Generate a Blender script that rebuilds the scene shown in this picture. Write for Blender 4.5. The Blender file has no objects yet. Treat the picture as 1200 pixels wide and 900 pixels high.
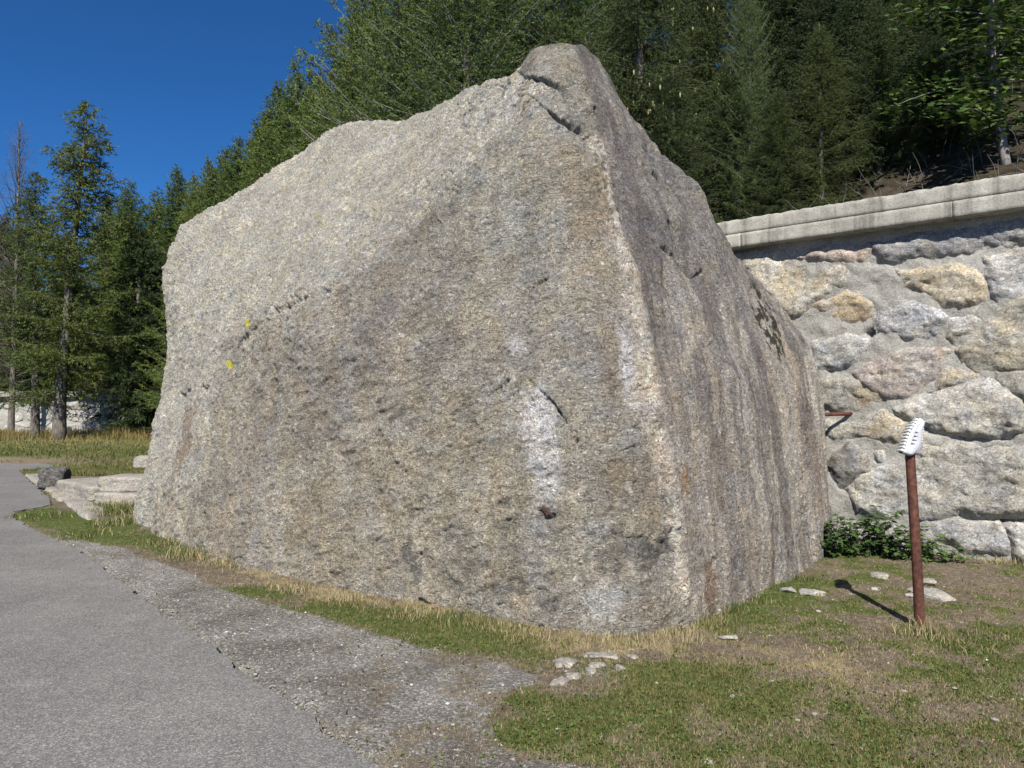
import bpy, bmesh, math, random
import numpy as np
from mathutils import Vector, Matrix
scene = bpy.context.scene
C = scene.collection
R = math.radians
# ------------------------------------------------------------------ camera
F_PX, CAM_H, PITCH = 880.0, 1.6, math.atan(30 / 880.0)
cam_d = bpy.data.cameras.new('camera'); cam = bpy.data.objects.new('camera', cam_d); C.objects.link(cam)
cam_d.sensor_width = 36.0; cam_d.lens = F_PX / 1200.0 * 36.0
cam_d.clip_start = 0.05; cam_d.clip_end = 5000
cam.location = (0, 0, CAM_H); cam.rotation_euler = (R(90) + PITCH, 0, 0)
scene.camera = cam
# ------------------------------------------------------------------ sky, sun, exposure
SUN_EL, SUN_AZ = 45.0, 183.0          # azimuth from +Y, clockwise seen from above
world = bpy.data.worlds.new('World'); scene.world = world; world.use_nodes = True
wn = world.node_tree.nodes; wl = world.node_tree.links
bg = wn.get('Background') or wn.new('ShaderNodeBackground')
sky = wn.new('ShaderNodeTexSky'); sky.sky_type = 'NISHITA'; sky.sun_disc = False
sky.sun_elevation = R(SUN_EL); sky.sun_rotation = R(SUN_AZ); sky.altitude = 2200
sky.air_density = 0.8; sky.dust_density = 0.0; sky.ozone_density = 9.0
hsv = wn.new('ShaderNodeHueSaturation'); hsv.inputs['Saturation'].default_value = 1.14
wl.new(sky.outputs[0], hsv.inputs['Color']); wl.new(hsv.outputs[0], bg.inputs[0]); bg.inputs[1].default_value = 0.082
sd = bpy.data.lights.new('sun', 'SUN'); sd.energy = 5.0; sd.angle = R(0.53); sd.color = (1.0, 0.95, 0.87)
sun = bpy.data.objects.new('sun', sd); C.objects.link(sun)
sdir = Vector((math.sin(R(SUN_AZ)) * math.cos(R(SUN_EL)), math.cos(R(SUN_AZ)) * math.cos(R(SUN_EL)), math.sin(R(SUN_EL))))
sun.rotation_euler = sdir.to_track_quat('Z', 'Y').to_euler(); sun.location = (0, -20, 30)
vs = scene.view_settings
vs.view_transform = 'Standard'; vs.look = 'None'; vs.exposure = 0.67; vs.gamma = 1.0; vs.use_curve_mapping = False

# ------------------------------------------------------------------ measuring helpers
CP, SP = math.cos(PITCH), math.sin(PITCH)
def ray(px, py):
    a = (px - 600) / F_PX; b = -(py - 450) / F_PX
    return np.array([a, CP - b * SP, SP + b * CP])
def at(px, py, d):
    r = ray(px, py); k = d / r[1]
    return np.array([r[0] * k, d, CAM_H + r[2] * k])
def gp(px, py, z=0.0):
    r = ray(px, py); k = (z - CAM_H) / r[2]
    return np.array([r[0] * k, r[1] * k, z])
def project(P):
    x = P[:, 0]; y = P[:, 1]; z = P[:, 2] - CAM_H
    d = np.maximum(y * CP + z * SP, 0.05); v = -y * SP + z * CP
    return 600 + F_PX * x / d, 450 - F_PX * v / d

# ------------------------------------------------------------------ noise
_rs = np.random.RandomState(7)
_perm = _rs.permutation(512); _perm = np.concatenate([_perm, _perm, _perm])
_grad = _rs.normal(size=(512, 3)); _grad /= np.linalg.norm(_grad, axis=1)[:, None]
def perlin(P, seed=0):
    P = np.asarray(P, float) + seed * 17.31
    i = np.floor(P).astype(np.int64); f = P - i
    u = f * f * f * (f * (f * 6 - 15) + 10)
    i = i & 511
    def g(dx, dy, dz):
        h = _perm[_perm[_perm[(i[:, 0] + dx) & 511] + ((i[:, 1] + dy) & 511)] + ((i[:, 2] + dz) & 511)]
        G = _grad[h]
        return G[:, 0] * (f[:, 0] - dx) + G[:, 1] * (f[:, 1] - dy) + G[:, 2] * (f[:, 2] - dz)
    def L(a, b, t): return a + (b - a) * t
    x00 = L(g(0, 0, 0), g(1, 0, 0), u[:, 0]); x10 = L(g(0, 1, 0), g(1, 1, 0), u[:, 0])
    x01 = L(g(0, 0, 1), g(1, 0, 1), u[:, 0]); x11 = L(g(0, 1, 1), g(1, 1, 1), u[:, 0])
    return L(L(x00, x10, u[:, 1]), L(x01, x11, u[:, 1]), u[:, 2]) * 1.5
def fbm(P, freq, octaves=4, seed=0, gain=0.5):
    P = np.asarray(P, float); a = 1.0; s = np.zeros(len(P))
    for o in range(octaves):
        s += a * perlin(P * freq, seed + o); freq *= 2.03; a *= gain
    return s
def ridged(P, freq, octaves=3, seed=0):
    P = np.asarray(P, float); a = 1.0; s = np.zeros(len(P))
    for o in range(octaves):
        s += a * (1 - 2 * np.abs(perlin(P * freq, seed + o))); freq *= 2.1; a *= 0.5
    return s
def sstep(a, b, x):
    t = np.clip((x - a) / (b - a), 0, 1); return t * t * (3 - 2 * t)
def seg_dist(x, y, pts):
    best = np.full(len(x), 1e9); side = np.zeros(len(x))
    for (x0, y0), (x1, y1) in zip(pts[:-1], pts[1:]):
        dx, dy = x1 - x0, y1 - y0; L2 = dx * dx + dy * dy + 1e-9
        t = np.clip(((x - x0) * dx + (y - y0) * dy) / L2, 0, 1)
        d = np.hypot(x - x0 - t * dx, y - y0 - t * dy)
        m = d < best; best[m] = d[m]; side[m] = np.sign(dx * (y - y0) - dy * (x - x0))[m]
    return best, side
def in_poly(x, y, poly):
    c = np.zeros(len(x), bool); n = len(poly)
    for i in range(n):
        x0, y0 = poly[i]; x1, y1 = poly[(i + 1) % n]
        if y0 == y1: continue
        m = ((y0 > y) != (y1 > y)) & (x < (x1 - x0) * (y - y0) / (y1 - y0) + x0)
        c ^= m
    return c

# ------------------------------------------------------------------ mesh helpers
def mesh_np(name, V, faces, mats=None, smooth=True, cols=None, fmat=None):
    """faces: list of (n,k) int arrays"""
    me = bpy.data.meshes.new(name)
    V = np.asarray(V, np.float32)
    faces = [np.asarray(f, np.int32) for f in faces if len(f)]
    me.vertices.add(len(V)); me.vertices.foreach_set('co', V.ravel())
    lv = np.concatenate([f.ravel() for f in faces]); cnt = np.concatenate([np.full(len(f), f.shape[1]) for f in faces])
    st = np.concatenate([[0], np.cumsum(cnt)[:-1]]).astype(np.int32)
    me.loops.add(len(lv)); me.loops.foreach_set('vertex_index', lv)
    me.polygons.add(len(cnt)); me.polygons.foreach_set('loop_start', st)
    try: me.polygons.foreach_set('loop_total', cnt.astype(np.int32))
    except Exception: pass
    me.update(calc_edges=True)
    me.polygons.foreach_set('use_smooth', np.full(len(cnt), bool(smooth)))
    if cols:
        for cn, arr in cols.items():
            a = np.ones((len(V), 4), np.float32); a[:, :arr.shape[1]] = arr
            ca = me.color_attributes.new(cn, 'FLOAT_COLOR', 'POINT'); ca.data.foreach_set('color', a.ravel())
    if mats:
        for m in (mats if isinstance(mats, (list, tuple)) else [mats]): me.materials.append(m)
    if fmat is not None: me.polygons.foreach_set('material_index', np.asarray(fmat, np.int32))
    return me
def link(name, me, parent=None, loc=None):
    o = bpy.data.objects.new(name, me); C.objects.link(o)
    if parent is not None: o.parent = parent
    if loc is not None: o.location = loc
    return o
def mobj(name, V, faces, mat, parent=None, origin=None, **kw):
    V = np.asarray(V, float)
    if origin is not None: V = V - np.asarray(origin)[None, :]
    me = mesh_np(name, V, faces, mat, **kw)
    return link(name, me, parent, origin)
def tag(o, label=None, cat=None, group=None, kind=None):
    if label: o['label'] = label
    if cat: o['category'] = cat
    if group: o['group'] = group
    if kind: o['kind'] = kind
    return o
def empty(name, loc, label, cat, group=None):
    o = bpy.data.objects.new(name, None); C.objects.link(o); o.location = loc; o.empty_display_size = 0.2
    return tag(o, label, cat, group)
def grid_faces(nu, nv, off=0):
    i = np.arange(nu - 1)[:, None]; j = np.arange(nv - 1)[None, :]
    a = (i * nv + j).ravel() + off
    return np.stack([a, a + nv, a + nv + 1, a + 1], 1)
def tube(pts, rad, n=8, cap=True):
    pts = np.asarray(pts, float); rad = np.broadcast_to(np.asarray(rad, float), (len(pts),))
    V = []; prev = None
    for i, p in enumerate(pts):
        t = pts[min(i + 1, len(pts) - 1)] - pts[max(i - 1, 0)]; t /= np.linalg.norm(t) + 1e-9
        if prev is None:
            a = np.array([1.0, 0, 0]) if abs(t[0]) < 0.8 else np.array([0, 1.0, 0])
        else: a = prev
        x = a - t * a.dot(t); x /= np.linalg.norm(x) + 1e-9; y = np.cross(t, x); prev = x
        for k in range(n):
            th = 2 * math.pi * k / n
            V.append(p + rad[i] * (math.cos(th) * x + math.sin(th) * y))
    F = []
    for i in range(len(pts) - 1):
        for k in range(n):
            k2 = (k + 1) % n
            F.append((i * n + k, i * n + k2, (i + 1) * n + k2, (i + 1) * n + k))
    T = []
    if cap:
        c0 = len(V); V.append(pts[0]); c1 = len(V); V.append(pts[-1]); e = (len(pts) - 1) * n
        for k in range(n):
            k2 = (k + 1) % n
            T.append((c0, k2, k)); T.append((c1, e + k, e + k2))
    return np.array(V), np.array(F, int), np.array(T, int).reshape(-1, 3)
class Acc:
    def __init__(s): s.V = []; s.Q = []; s.T = []; s.n = 0
    def add(s, V, Q=None, T=None):
        s.V.append(np.asarray(V, float))
        if Q is not None and len(Q): s.Q.append(np.asarray(Q) + s.n)
        if T is not None and len(T): s.T.append(np.asarray(T) + s.n)
        s.n += len(V)
    def tube(s, p, r, n=8, cap=True): s.add(*tube(p, r, n, cap))
    def get(s):
        f = []
        if s.Q: f.append(np.concatenate(s.Q))
        if s.T: f.append(np.concatenate(s.T))
        return np.concatenate(s.V), f
_ico = {}
def ico(sub):
    if sub not in _ico:
        bm = bmesh.new(); bmesh.ops.create_icosphere(bm, subdivisions=sub, radius=1.0)
        V = np.array([v.co[:] for v in bm.verts]); T = np.array([[v.index for v in f.verts] for f in bm.faces]); bm.free()
        _ico[sub] = (V, T)
    return _ico[sub]
def rock_verts(sub, dims, seed, box=3.0, rough=0.12, fine=0.03):
    V, T = ico(sub)
    p = V / (np.sum(np.abs(V) ** box, axis=1) ** (1 / box))[:, None]
    n = fbm(V, 1.3, 3, seed) * rough + ridged(V, 3.0, 3, seed + 5) * fine
    p = p * (1 + n)[:, None]
    return p * (np.asarray(dims) / 2)[None, :], T
def rotz(V, a):
    c, s = math.cos(a), math.sin(a); W = V.copy()
    W[:, 0] = V[:, 0] * c - V[:, 1] * s; W[:, 1] = V[:, 0] * s + V[:, 1] * c
    return W

# ------------------------------------------------------------------ material helpers
class NT:
    def __init__(s, name):
        s.m = bpy.data.materials.new(name); s.m.use_nodes = True
        s.t = s.m.node_tree; s.t.nodes.clear()
        s.out = s.t.nodes.new('ShaderNodeOutputMaterial')
    def n(s, typ, ins=None, **props):
        nd = s.t.nodes.new(typ)
        for k, v in props.items(): setattr(nd, k, v)
        for k, v in (ins or {}).items():
            sock = nd.inputs[k]
            if hasattr(v, 'is_output') or isinstance(v, bpy.types.NodeSocket): s.t.links.new(v, sock)
            else: sock.default_value = v
        return nd
    def coord(s, scale=(1, 1, 1), rot=(0, 0, 0)):
        tc = s.n('ShaderNodeTexCoord')
        if scale == (1, 1, 1) and rot == (0, 0, 0): return tc.outputs['Object']
        return s.n('ShaderNodeMapping', {'Vector': tc.outputs['Object'], 'Scale': scale, 'Rotation': rot}).outputs[0]
    def noise(s, vec, scale, detail=4, rough=0.55, dist=0.0):
        return s.n('ShaderNodeTexNoise', {'Vector': vec, 'Scale': scale, 'Detail': detail, 'Roughness': rough, 'Distortion': dist}).outputs['Fac']
    def voro(s, vec, scale, out='Color', feature='F1'):
        return s.n('ShaderNodeTexVoronoi', {'Vector': vec, 'Scale': scale}, feature=feature).outputs[out]
    def ramp(s, fac, stops, interp='LINEAR'):
        r = s.n('ShaderNodeValToRGB', {'Fac': fac}); cr = r.color_ramp; cr.interpolation = interp
        while len(cr.elements) > len(stops): cr.elements.remove(cr.elements[-1])
        while len(cr.elements) < len(stops): cr.elements.new(0.5)
        for e, (p, c) in zip(cr.elements, stops):
            e.position = p
            e.color = (c, c, c, 1) if isinstance(c, (int, float)) else (*c, 1)
        return r.outputs[0]
    def mix(s, fac, a, b, mode='MIX'):
        m = s.n('ShaderNodeMix', data_type='RGBA', blend_type=mode)
        for idx, v in ((0, fac), (6, a), (7, b)):
            sk = m.inputs[idx]
            if isinstance(v, bpy.types.NodeSocket): s.t.links.new(v, sk)
            elif idx == 0: sk.default_value = v
            else: sk.default_value = (*v, 1) if len(v) == 3 else v
        return m.outputs[2]
    def math(s, op, a, b=0.0, clamp=False):
        m = s.n('ShaderNodeMath', operation=op, use_clamp=clamp)
        for i, v in enumerate((a, b)):
            if isinstance(v, bpy.types.NodeSocket): s.t.links.new(v, m.inputs[i])
            else: m.inputs[i].default_value = v
        return m.outputs[0]
    def attr(s, name, out='Color'):
        return s.n('ShaderNodeAttribute', attribute_name=name).outputs[out]
    def sep(s, col): return s.n('ShaderNodeSeparateColor', {'Color': col}).outputs
    def bump(s, h, strength=0.5, dist=0.02, normal=None):
        ins = {'Height': h, 'Strength': strength, 'Distance': dist}
        if normal is not None: ins['Normal'] = normal
        return s.n('ShaderNodeBump', ins).outputs[0]
    def bsdf(s, col, rough=0.9, spec=0.2, normal=None, metal=0.0):
        ins = {'Roughness': rough, 'Specular IOR Level': spec, 'Metallic': metal}
        ins['Base Color'] = col if isinstance(col, bpy.types.NodeSocket) else (*col, 1)
        if normal is not None: ins['Normal'] = normal
        b = s.n('ShaderNodeBsdfPrincipled', ins)
        s.t.links.new(b.outputs[0], s.out.inputs[0]); return s.m

def mat_granite(name, use_tint=True, base=(0.3, 0.28, 0.24), grain=55.0, bumpd=0.02, strength=0.8, contrast=1.0):
    k = NT(name); co = k.coord()
    warp = k.n('ShaderNodeTexNoise', {'Vector': co, 'Scale': 18.0, 'Detail': 2.0}).outputs['Color']
    cw = k.mix(0.06, co, warp, 'ADD')
    v1 = k.sep(k.voro(cw, grain))[0]; v2 = k.sep(k.voro(cw, grain * 2.3))[1]
    lo = 1 - 0.55 * contrast; hi = 1 + 0.55 * contrast
    g1 = k.ramp(v1, [(0.0, lo), (0.22, 0.82), (0.6, 1.0), (0.85, 1.12), (1.0, hi)])
    g2 = k.ramp(v2, [(0.0, 1 - 0.35 * contrast), (0.3, 0.95), (0.8, 1.05), (1.0, 1 + 0.3 * contrast)])
    big = k.ramp(k.noise(co, 2.2, 6, 0.62), [(0.3, 0.78), (0.5, 1.0), (0.72, 1.2)])
    fol = k.n('ShaderNodeMapping', {'Vector': co, 'Rotation': (0.0, 0.4, 0.0), 'Scale': (1.0, 1.0, 2.6)}).outputs[0]
    mid = k.ramp(k.noise(fol, 11.0, 8, 0.72, 0.6), [(0.3, 0.6), (0.45, 0.95), (0.55, 1.05), (0.7, 1.4)])
    c = k.attr('tint') if use_tint else k.mix(0.0, base, base)
    warm = k.ramp(k.noise(co, 5.0, 4), [(0.35, (0.96, 0.98, 1.04)), (0.65, (1.05, 1.0, 0.92))])
    for x in (g1, g2, big, mid, warm): c = k.mix(1.0, c, x, 'MULTIPLY')
    fo = k.n('ShaderNodeMapping', {'Vector': cw, 'Rotation': (0.0, 0.45, 0.0), 'Scale': (1.0, 1.0, 2.1)}).outputs[0]
    h = k.math('ADD', k.math('MULTIPLY', k.noise(fo, grain * 0.34, 9, 0.74, 0.4), 1.6), k.math('MULTIPLY', v1, 0.12))
    return k.bsdf(c, 0.88, 0.25, k.bump(h, strength, bumpd))
M = {}
M['boulder'] = mat_granite('boulder_granite', grain=80.0, bumpd=0.062, strength=1.0, contrast=1.05)
M['wall_stone'] = mat_granite('wall_stone', grain=60, bumpd=0.02, strength=0.7, contrast=0.8)
M['loose_stone'] = mat_granite('loose_stone', False, (0.33, 0.315, 0.285), 70, 0.012, 0.7, 0.7)
M['slab_stone'] = mat_granite('slab_stone', False, (0.28, 0.262, 0.228), 45, 0.015, 0.6, 0.6)
M['dark_stone'] = mat_granite('dark_stone', False, (0.10, 0.097, 0.092), 30, 0.02, 0.8, 1.0)
def mat_mortar():
    k = NT('mortar'); co = k.coord()
    c = k.ramp(k.noise(co, 1.7, 5, 0.6), [(0.28, (0.26, 0.247, 0.215)), (0.5, (0.35, 0.337, 0.305)), (0.72, (0.42, 0.41, 0.38))])
    c = k.mix(1.0, c, k.ramp(k.noise(co, 45, 4, 0.7), [(0.3, 0.72), (0.5, 1.0), (0.75, 1.18)]), 'MULTIPLY')
    c = k.mix(1.0, c, k.ramp(k.sep(k.voro(co, 90))[0], [(0, 0.75), (0.3, 1.0), (1, 1.12)]), 'MULTIPLY')
    return k.bsdf(c, 0.92, 0.15, k.bump(k.noise(co, 30, 8, 0.74), 0.9, 0.03))
M['mortar'] = mat_mortar()
def mat_concrete():
    k = NT('concrete'); co = k.coord()
    c = k.ramp(k.noise(co, 2.5, 6, 0.65), [(0.3, (0.22, 0.21, 0.18)), (0.55, (0.33, 0.315, 0.275)), (0.75, (0.39, 0.375, 0.335))])
    st = k.coord((6.0, 6.0, 0.35))
    c = k.mix(1.0, c, k.ramp(k.noise(st, 1.2, 4, 0.6), [(0.30, 0.45), (0.45, 0.9), (0.6, 1.08)]), 'MULTIPLY')
    c = k.mix(1.0, c, k.ramp(k.sep(k.voro(co, 75))[0], [(0, 0.72), (0.25, 0.97), (1, 1.1)]), 'MULTIPLY')
    return k.bsdf(c, 0.9, 0.2, k.bump(k.noise(co, 50, 5, 0.7), 0.6, 0.008))
M['concrete'] = mat_concrete()
def mat_asphalt():
    k = NT('asphalt'); co = k.coord()
    v = k.sep(k.voro(co, 130)); v2 = k.sep(k.voro(co, 290))
    c = k.ramp(v[0], [(0.0, 0.055), (0.3, 0.10), (0.62, 0.14), (0.82, 0.19), (1.0, 0.32)])
    c = k.mix(0.35, c, k.ramp(v2[1], [(0, 0.05), (0.5, 0.14), (1, 0.3)]))
    c = k.mix(1.0, c, k.ramp(k.noise(co, 0.9, 6, 0.6), [(0.3, 0.82), (0.55, 1.0), (0.75, 1.15)]), 'MULTIPLY')
    c = k.mix(1.0, c, k.ramp(k.noise(co, 6, 5, 0.7), [(0.3, 0.88), (0.7, 1.1)]), 'MULTIPLY')
    c = k.mix(1.0, c, (1.13, 1.09, 1.03), 'MULTIPLY')
    return k.bsdf(c, 0.9, 0.25, k.bump(k.math('ADD', v[0], k.noise(co, 150, 3)), 0.45, 0.006))
M['asphalt'] = mat_asphalt()
def mat_ground():
    k = NT('ground_mix'); co = k.coord(); w = k.sep(k.attr('zone'))   # R grass, G gravel, B straw
    dirt = k.ramp(k.noise(co, 20, 10, 0.78), [(0.3, (0.06, 0.046, 0.032)), (0.47, (0.15, 0.118, 0.085)), (0.58, (0.22, 0.18, 0.135)), (0.7, (0.40, 0.35, 0.28))])
    dirt = k.mix(1.0, dirt, k.ramp(k.noise(co, 2.2, 5, 0.6), [(0.3, 0.72), (0.65, 1.12)]), 'MULTIPLY')
    grass = k.ramp(k.noise(co, 14, 7, 0.75), [(0.3, (0.035, 0.05, 0.012)), (0.5, (0.085, 0.11, 0.03)), (0.68, (0.16, 0.16, 0.06))])
    straw = k.ramp(k.noise(co, 25, 7, 0.75), [(0.3, (0.13, 0.10, 0.055)), (0.5, (0.29, 0.235, 0.14)), (0.7, (0.46, 0.385, 0.25))])
    v = k.sep(k.voro(co, 75)); v2 = k.sep(k.voro(co, 190))
    grav = k.ramp(v[0], [(0, (0.08, 0.075, 0.068)), (0.45, (0.16, 0.153, 0.143)), (0.8, (0.27, 0.262, 0.25)), (1.0, (0.5, 0.49, 0.48))])
    grav = k.mix(0.4, grav, k.ramp(v2[0], [(0, 0.07), (0.5, 0.17), (1.0, 0.42)]))
    grav = k.mix(1.0, grav, k.ramp(k.noise(co, 1.6, 6, .65), [(0.34, (0.68, 0.63, 0.56)), (0.62, (1.22, 1.18, 1.1))]), 'MULTIPLY')
    nz = k.math('SUBTRACT', k.noise(co, 28, 6, 0.7), 0.5)
    def th(x): return k.math('ADD', k.math('MULTIPLY', k.math('ADD', k.math('SUBTRACT', x, 0.5), nz), 3.0), 0.5, True)
    c = k.mix(th(w[2]), dirt, straw); c = k.mix(th(w[0]), c, grass); c = k.mix(th(w[1]), c, grav)
    h = k.math('ADD', k.noise(co, 60, 6, 0.75), k.math('MULTIPLY', v[0], 0.6))
    return k.bsdf(c, 0.95, 0.1, k.bump(h, 0.9, 0.02))
M['ground'] = mat_ground()
def mat_vcol(name, rough=0.8, spec=0.2, trans=0.0, attr='shade'):
    k = NT(name); c = k.attr(attr)
    if trans <= 0: return k.bsdf(c, rough, spec)
    if name == 'foliage':
        oi = k.n('ShaderNodeObjectInfo').outputs['Random']
        c = k.mix(1.0, c, k.ramp(oi, [(0.0, (0.72, 0.78, 0.8)), (0.35, (0.95, 1.0, 0.95)), (0.7, (1.12, 1.08, 0.9)), (1.0, (1.3, 1.22, 0.95))]), 'MULTIPLY')
    d = k.n('ShaderNodeBsdfPrincipled', {'Base Color': c, 'Roughness': rough, 'Specular IOR Level': spec})
    t = k.n('ShaderNodeBsdfTranslucent', {'Color': c})
    mx = k.n('ShaderNodeMixShader', {0: trans, 1: d.outputs[0], 2: t.outputs[0]})
    k.t.links.new(mx.outputs[0], k.out.inputs[0]); return k.m
M['leaf'] = mat_vcol('foliage', 0.65, 0.3, 0.25)
M['blade'] = mat_vcol('grass_blade', 0.8, 0.1, 0.25)
M['pebble'] = mat_vcol('pebble', 0.9, 0.2)
def mat_bark(name, a, b, sc=14):
    k = NT(name); co = k.coord((1, 1, 0.25))
    c = k.ramp(k.noise(co, sc, 6, 0.7), [(0.3, a), (0.7, b)])
    return k.bsdf(c, 0.95, 0.1, k.bump(k.noise(co, sc, 6, 0.7), 0.9, 0.03))
M['bark'] = mat_bark('larch_bark', (0.05, 0.042, 0.036), (0.22, 0.20, 0.175))
M['bark_pale'] = mat_bark('pale_bark', (0.16, 0.15, 0.13), (0.42, 0.40, 0.36), 10)
M['twig'] = mat_bark('twig_bark', (0.06, 0.05, 0.04), (0.17, 0.15, 0.125), 20)
M['twig_grey'] = mat_bark('grey_twig_bark', (0.13, 0.12, 0.115), (0.33, 0.31, 0.29), 20)
def mat_rust():
    k = NT('rusty_iron'); co = k.coord()
    c = k.ramp(k.noise(co, 30, 8, 0.7), [(0.3, (0.035, 0.014, 0.010)), (0.5, (0.09, 0.034, 0.022)), (0.7, (0.17, 0.07, 0.045))])
    c = k.mix(1.0, c, k.ramp(k.noise(k.coord((3, 3, 0.5)), 5, 4), [(0.3, 0.7), (0.7, 1.2)]), 'MULTIPLY')
    return k.bsdf(c, 0.75, 0.35, k.bump(k.noise(co, 90, 5, 0.7), 0.4, 0.003))
M['rust'] = mat_rust()
def mat_plain(name, col, rough=0.7, spec=0.3, nsc=60, var=0.15):
    k = NT(name); co = k.coord()
    c = k.mix(1.0, k.mix(0.0, col, col), k.ramp(k.noise(co, nsc, 4, 0.6), [(0.3, 1 - var), (0.7, 1 + var)]), 'MULTIPLY')
    return k.bsdf(c, rough, spec, k.bump(k.noise(co, nsc * 2, 3), 0.15, 0.002))
M['shoe_white'] = mat_plain('white_shoe_fabric', (0.43, 0.43, 0.47), 0.75, 0.25)
M['shoe_sole'] = mat_plain('white_sole_rubber', (0.74, 0.74, 0.73), 0.55, 0.4)
M['shoe_black'] = mat_plain('black_rubber', (0.03, 0.03, 0.032), 0.6, 0.4)
M['shoe_grey'] = mat_plain('grey_lining', (0.24, 0.24, 0.26), 0.85, 0.2)
M['cone'] = mat_plain('pale_cone', (0.30, 0.27, 0.14), 0.8, 0.2, 40, 0.3)
def mat_hill():
    k = NT('forest_floor'); co = k.coord()
    c = k.ramp(k.noise(co, 3.0, 8, 0.7), [(0.3, (0.03, 0.025, 0.017)), (0.5, (0.075, 0.06, 0.04)), (0.7, (0.15, 0.12, 0.08))])
    c = k.mix(k.ramp(k.noise(co, 0.7, 5), [(0.45, 0.0), (0.6, 0.7)]), c, (0.04, 0.05, 0.02))
    return k.bsdf(c, 0.95, 0.1, k.bump(k.noise(co, 12, 8, 0.75), 1.0, 0.1))
M['hill'] = mat_hill()
def mat_mount():
    k = NT('mountain_rock'); co = k.coord()
    c = k.ramp(k.noise(co, 0.03, 8, 0.7), [(0.3, (0.12, 0.115, 0.12)), (0.7, (0.33, 0.32, 0.32))])
    return k.bsdf(c, 0.95, 0.1)
M['mount'] = mat_mount()

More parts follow.
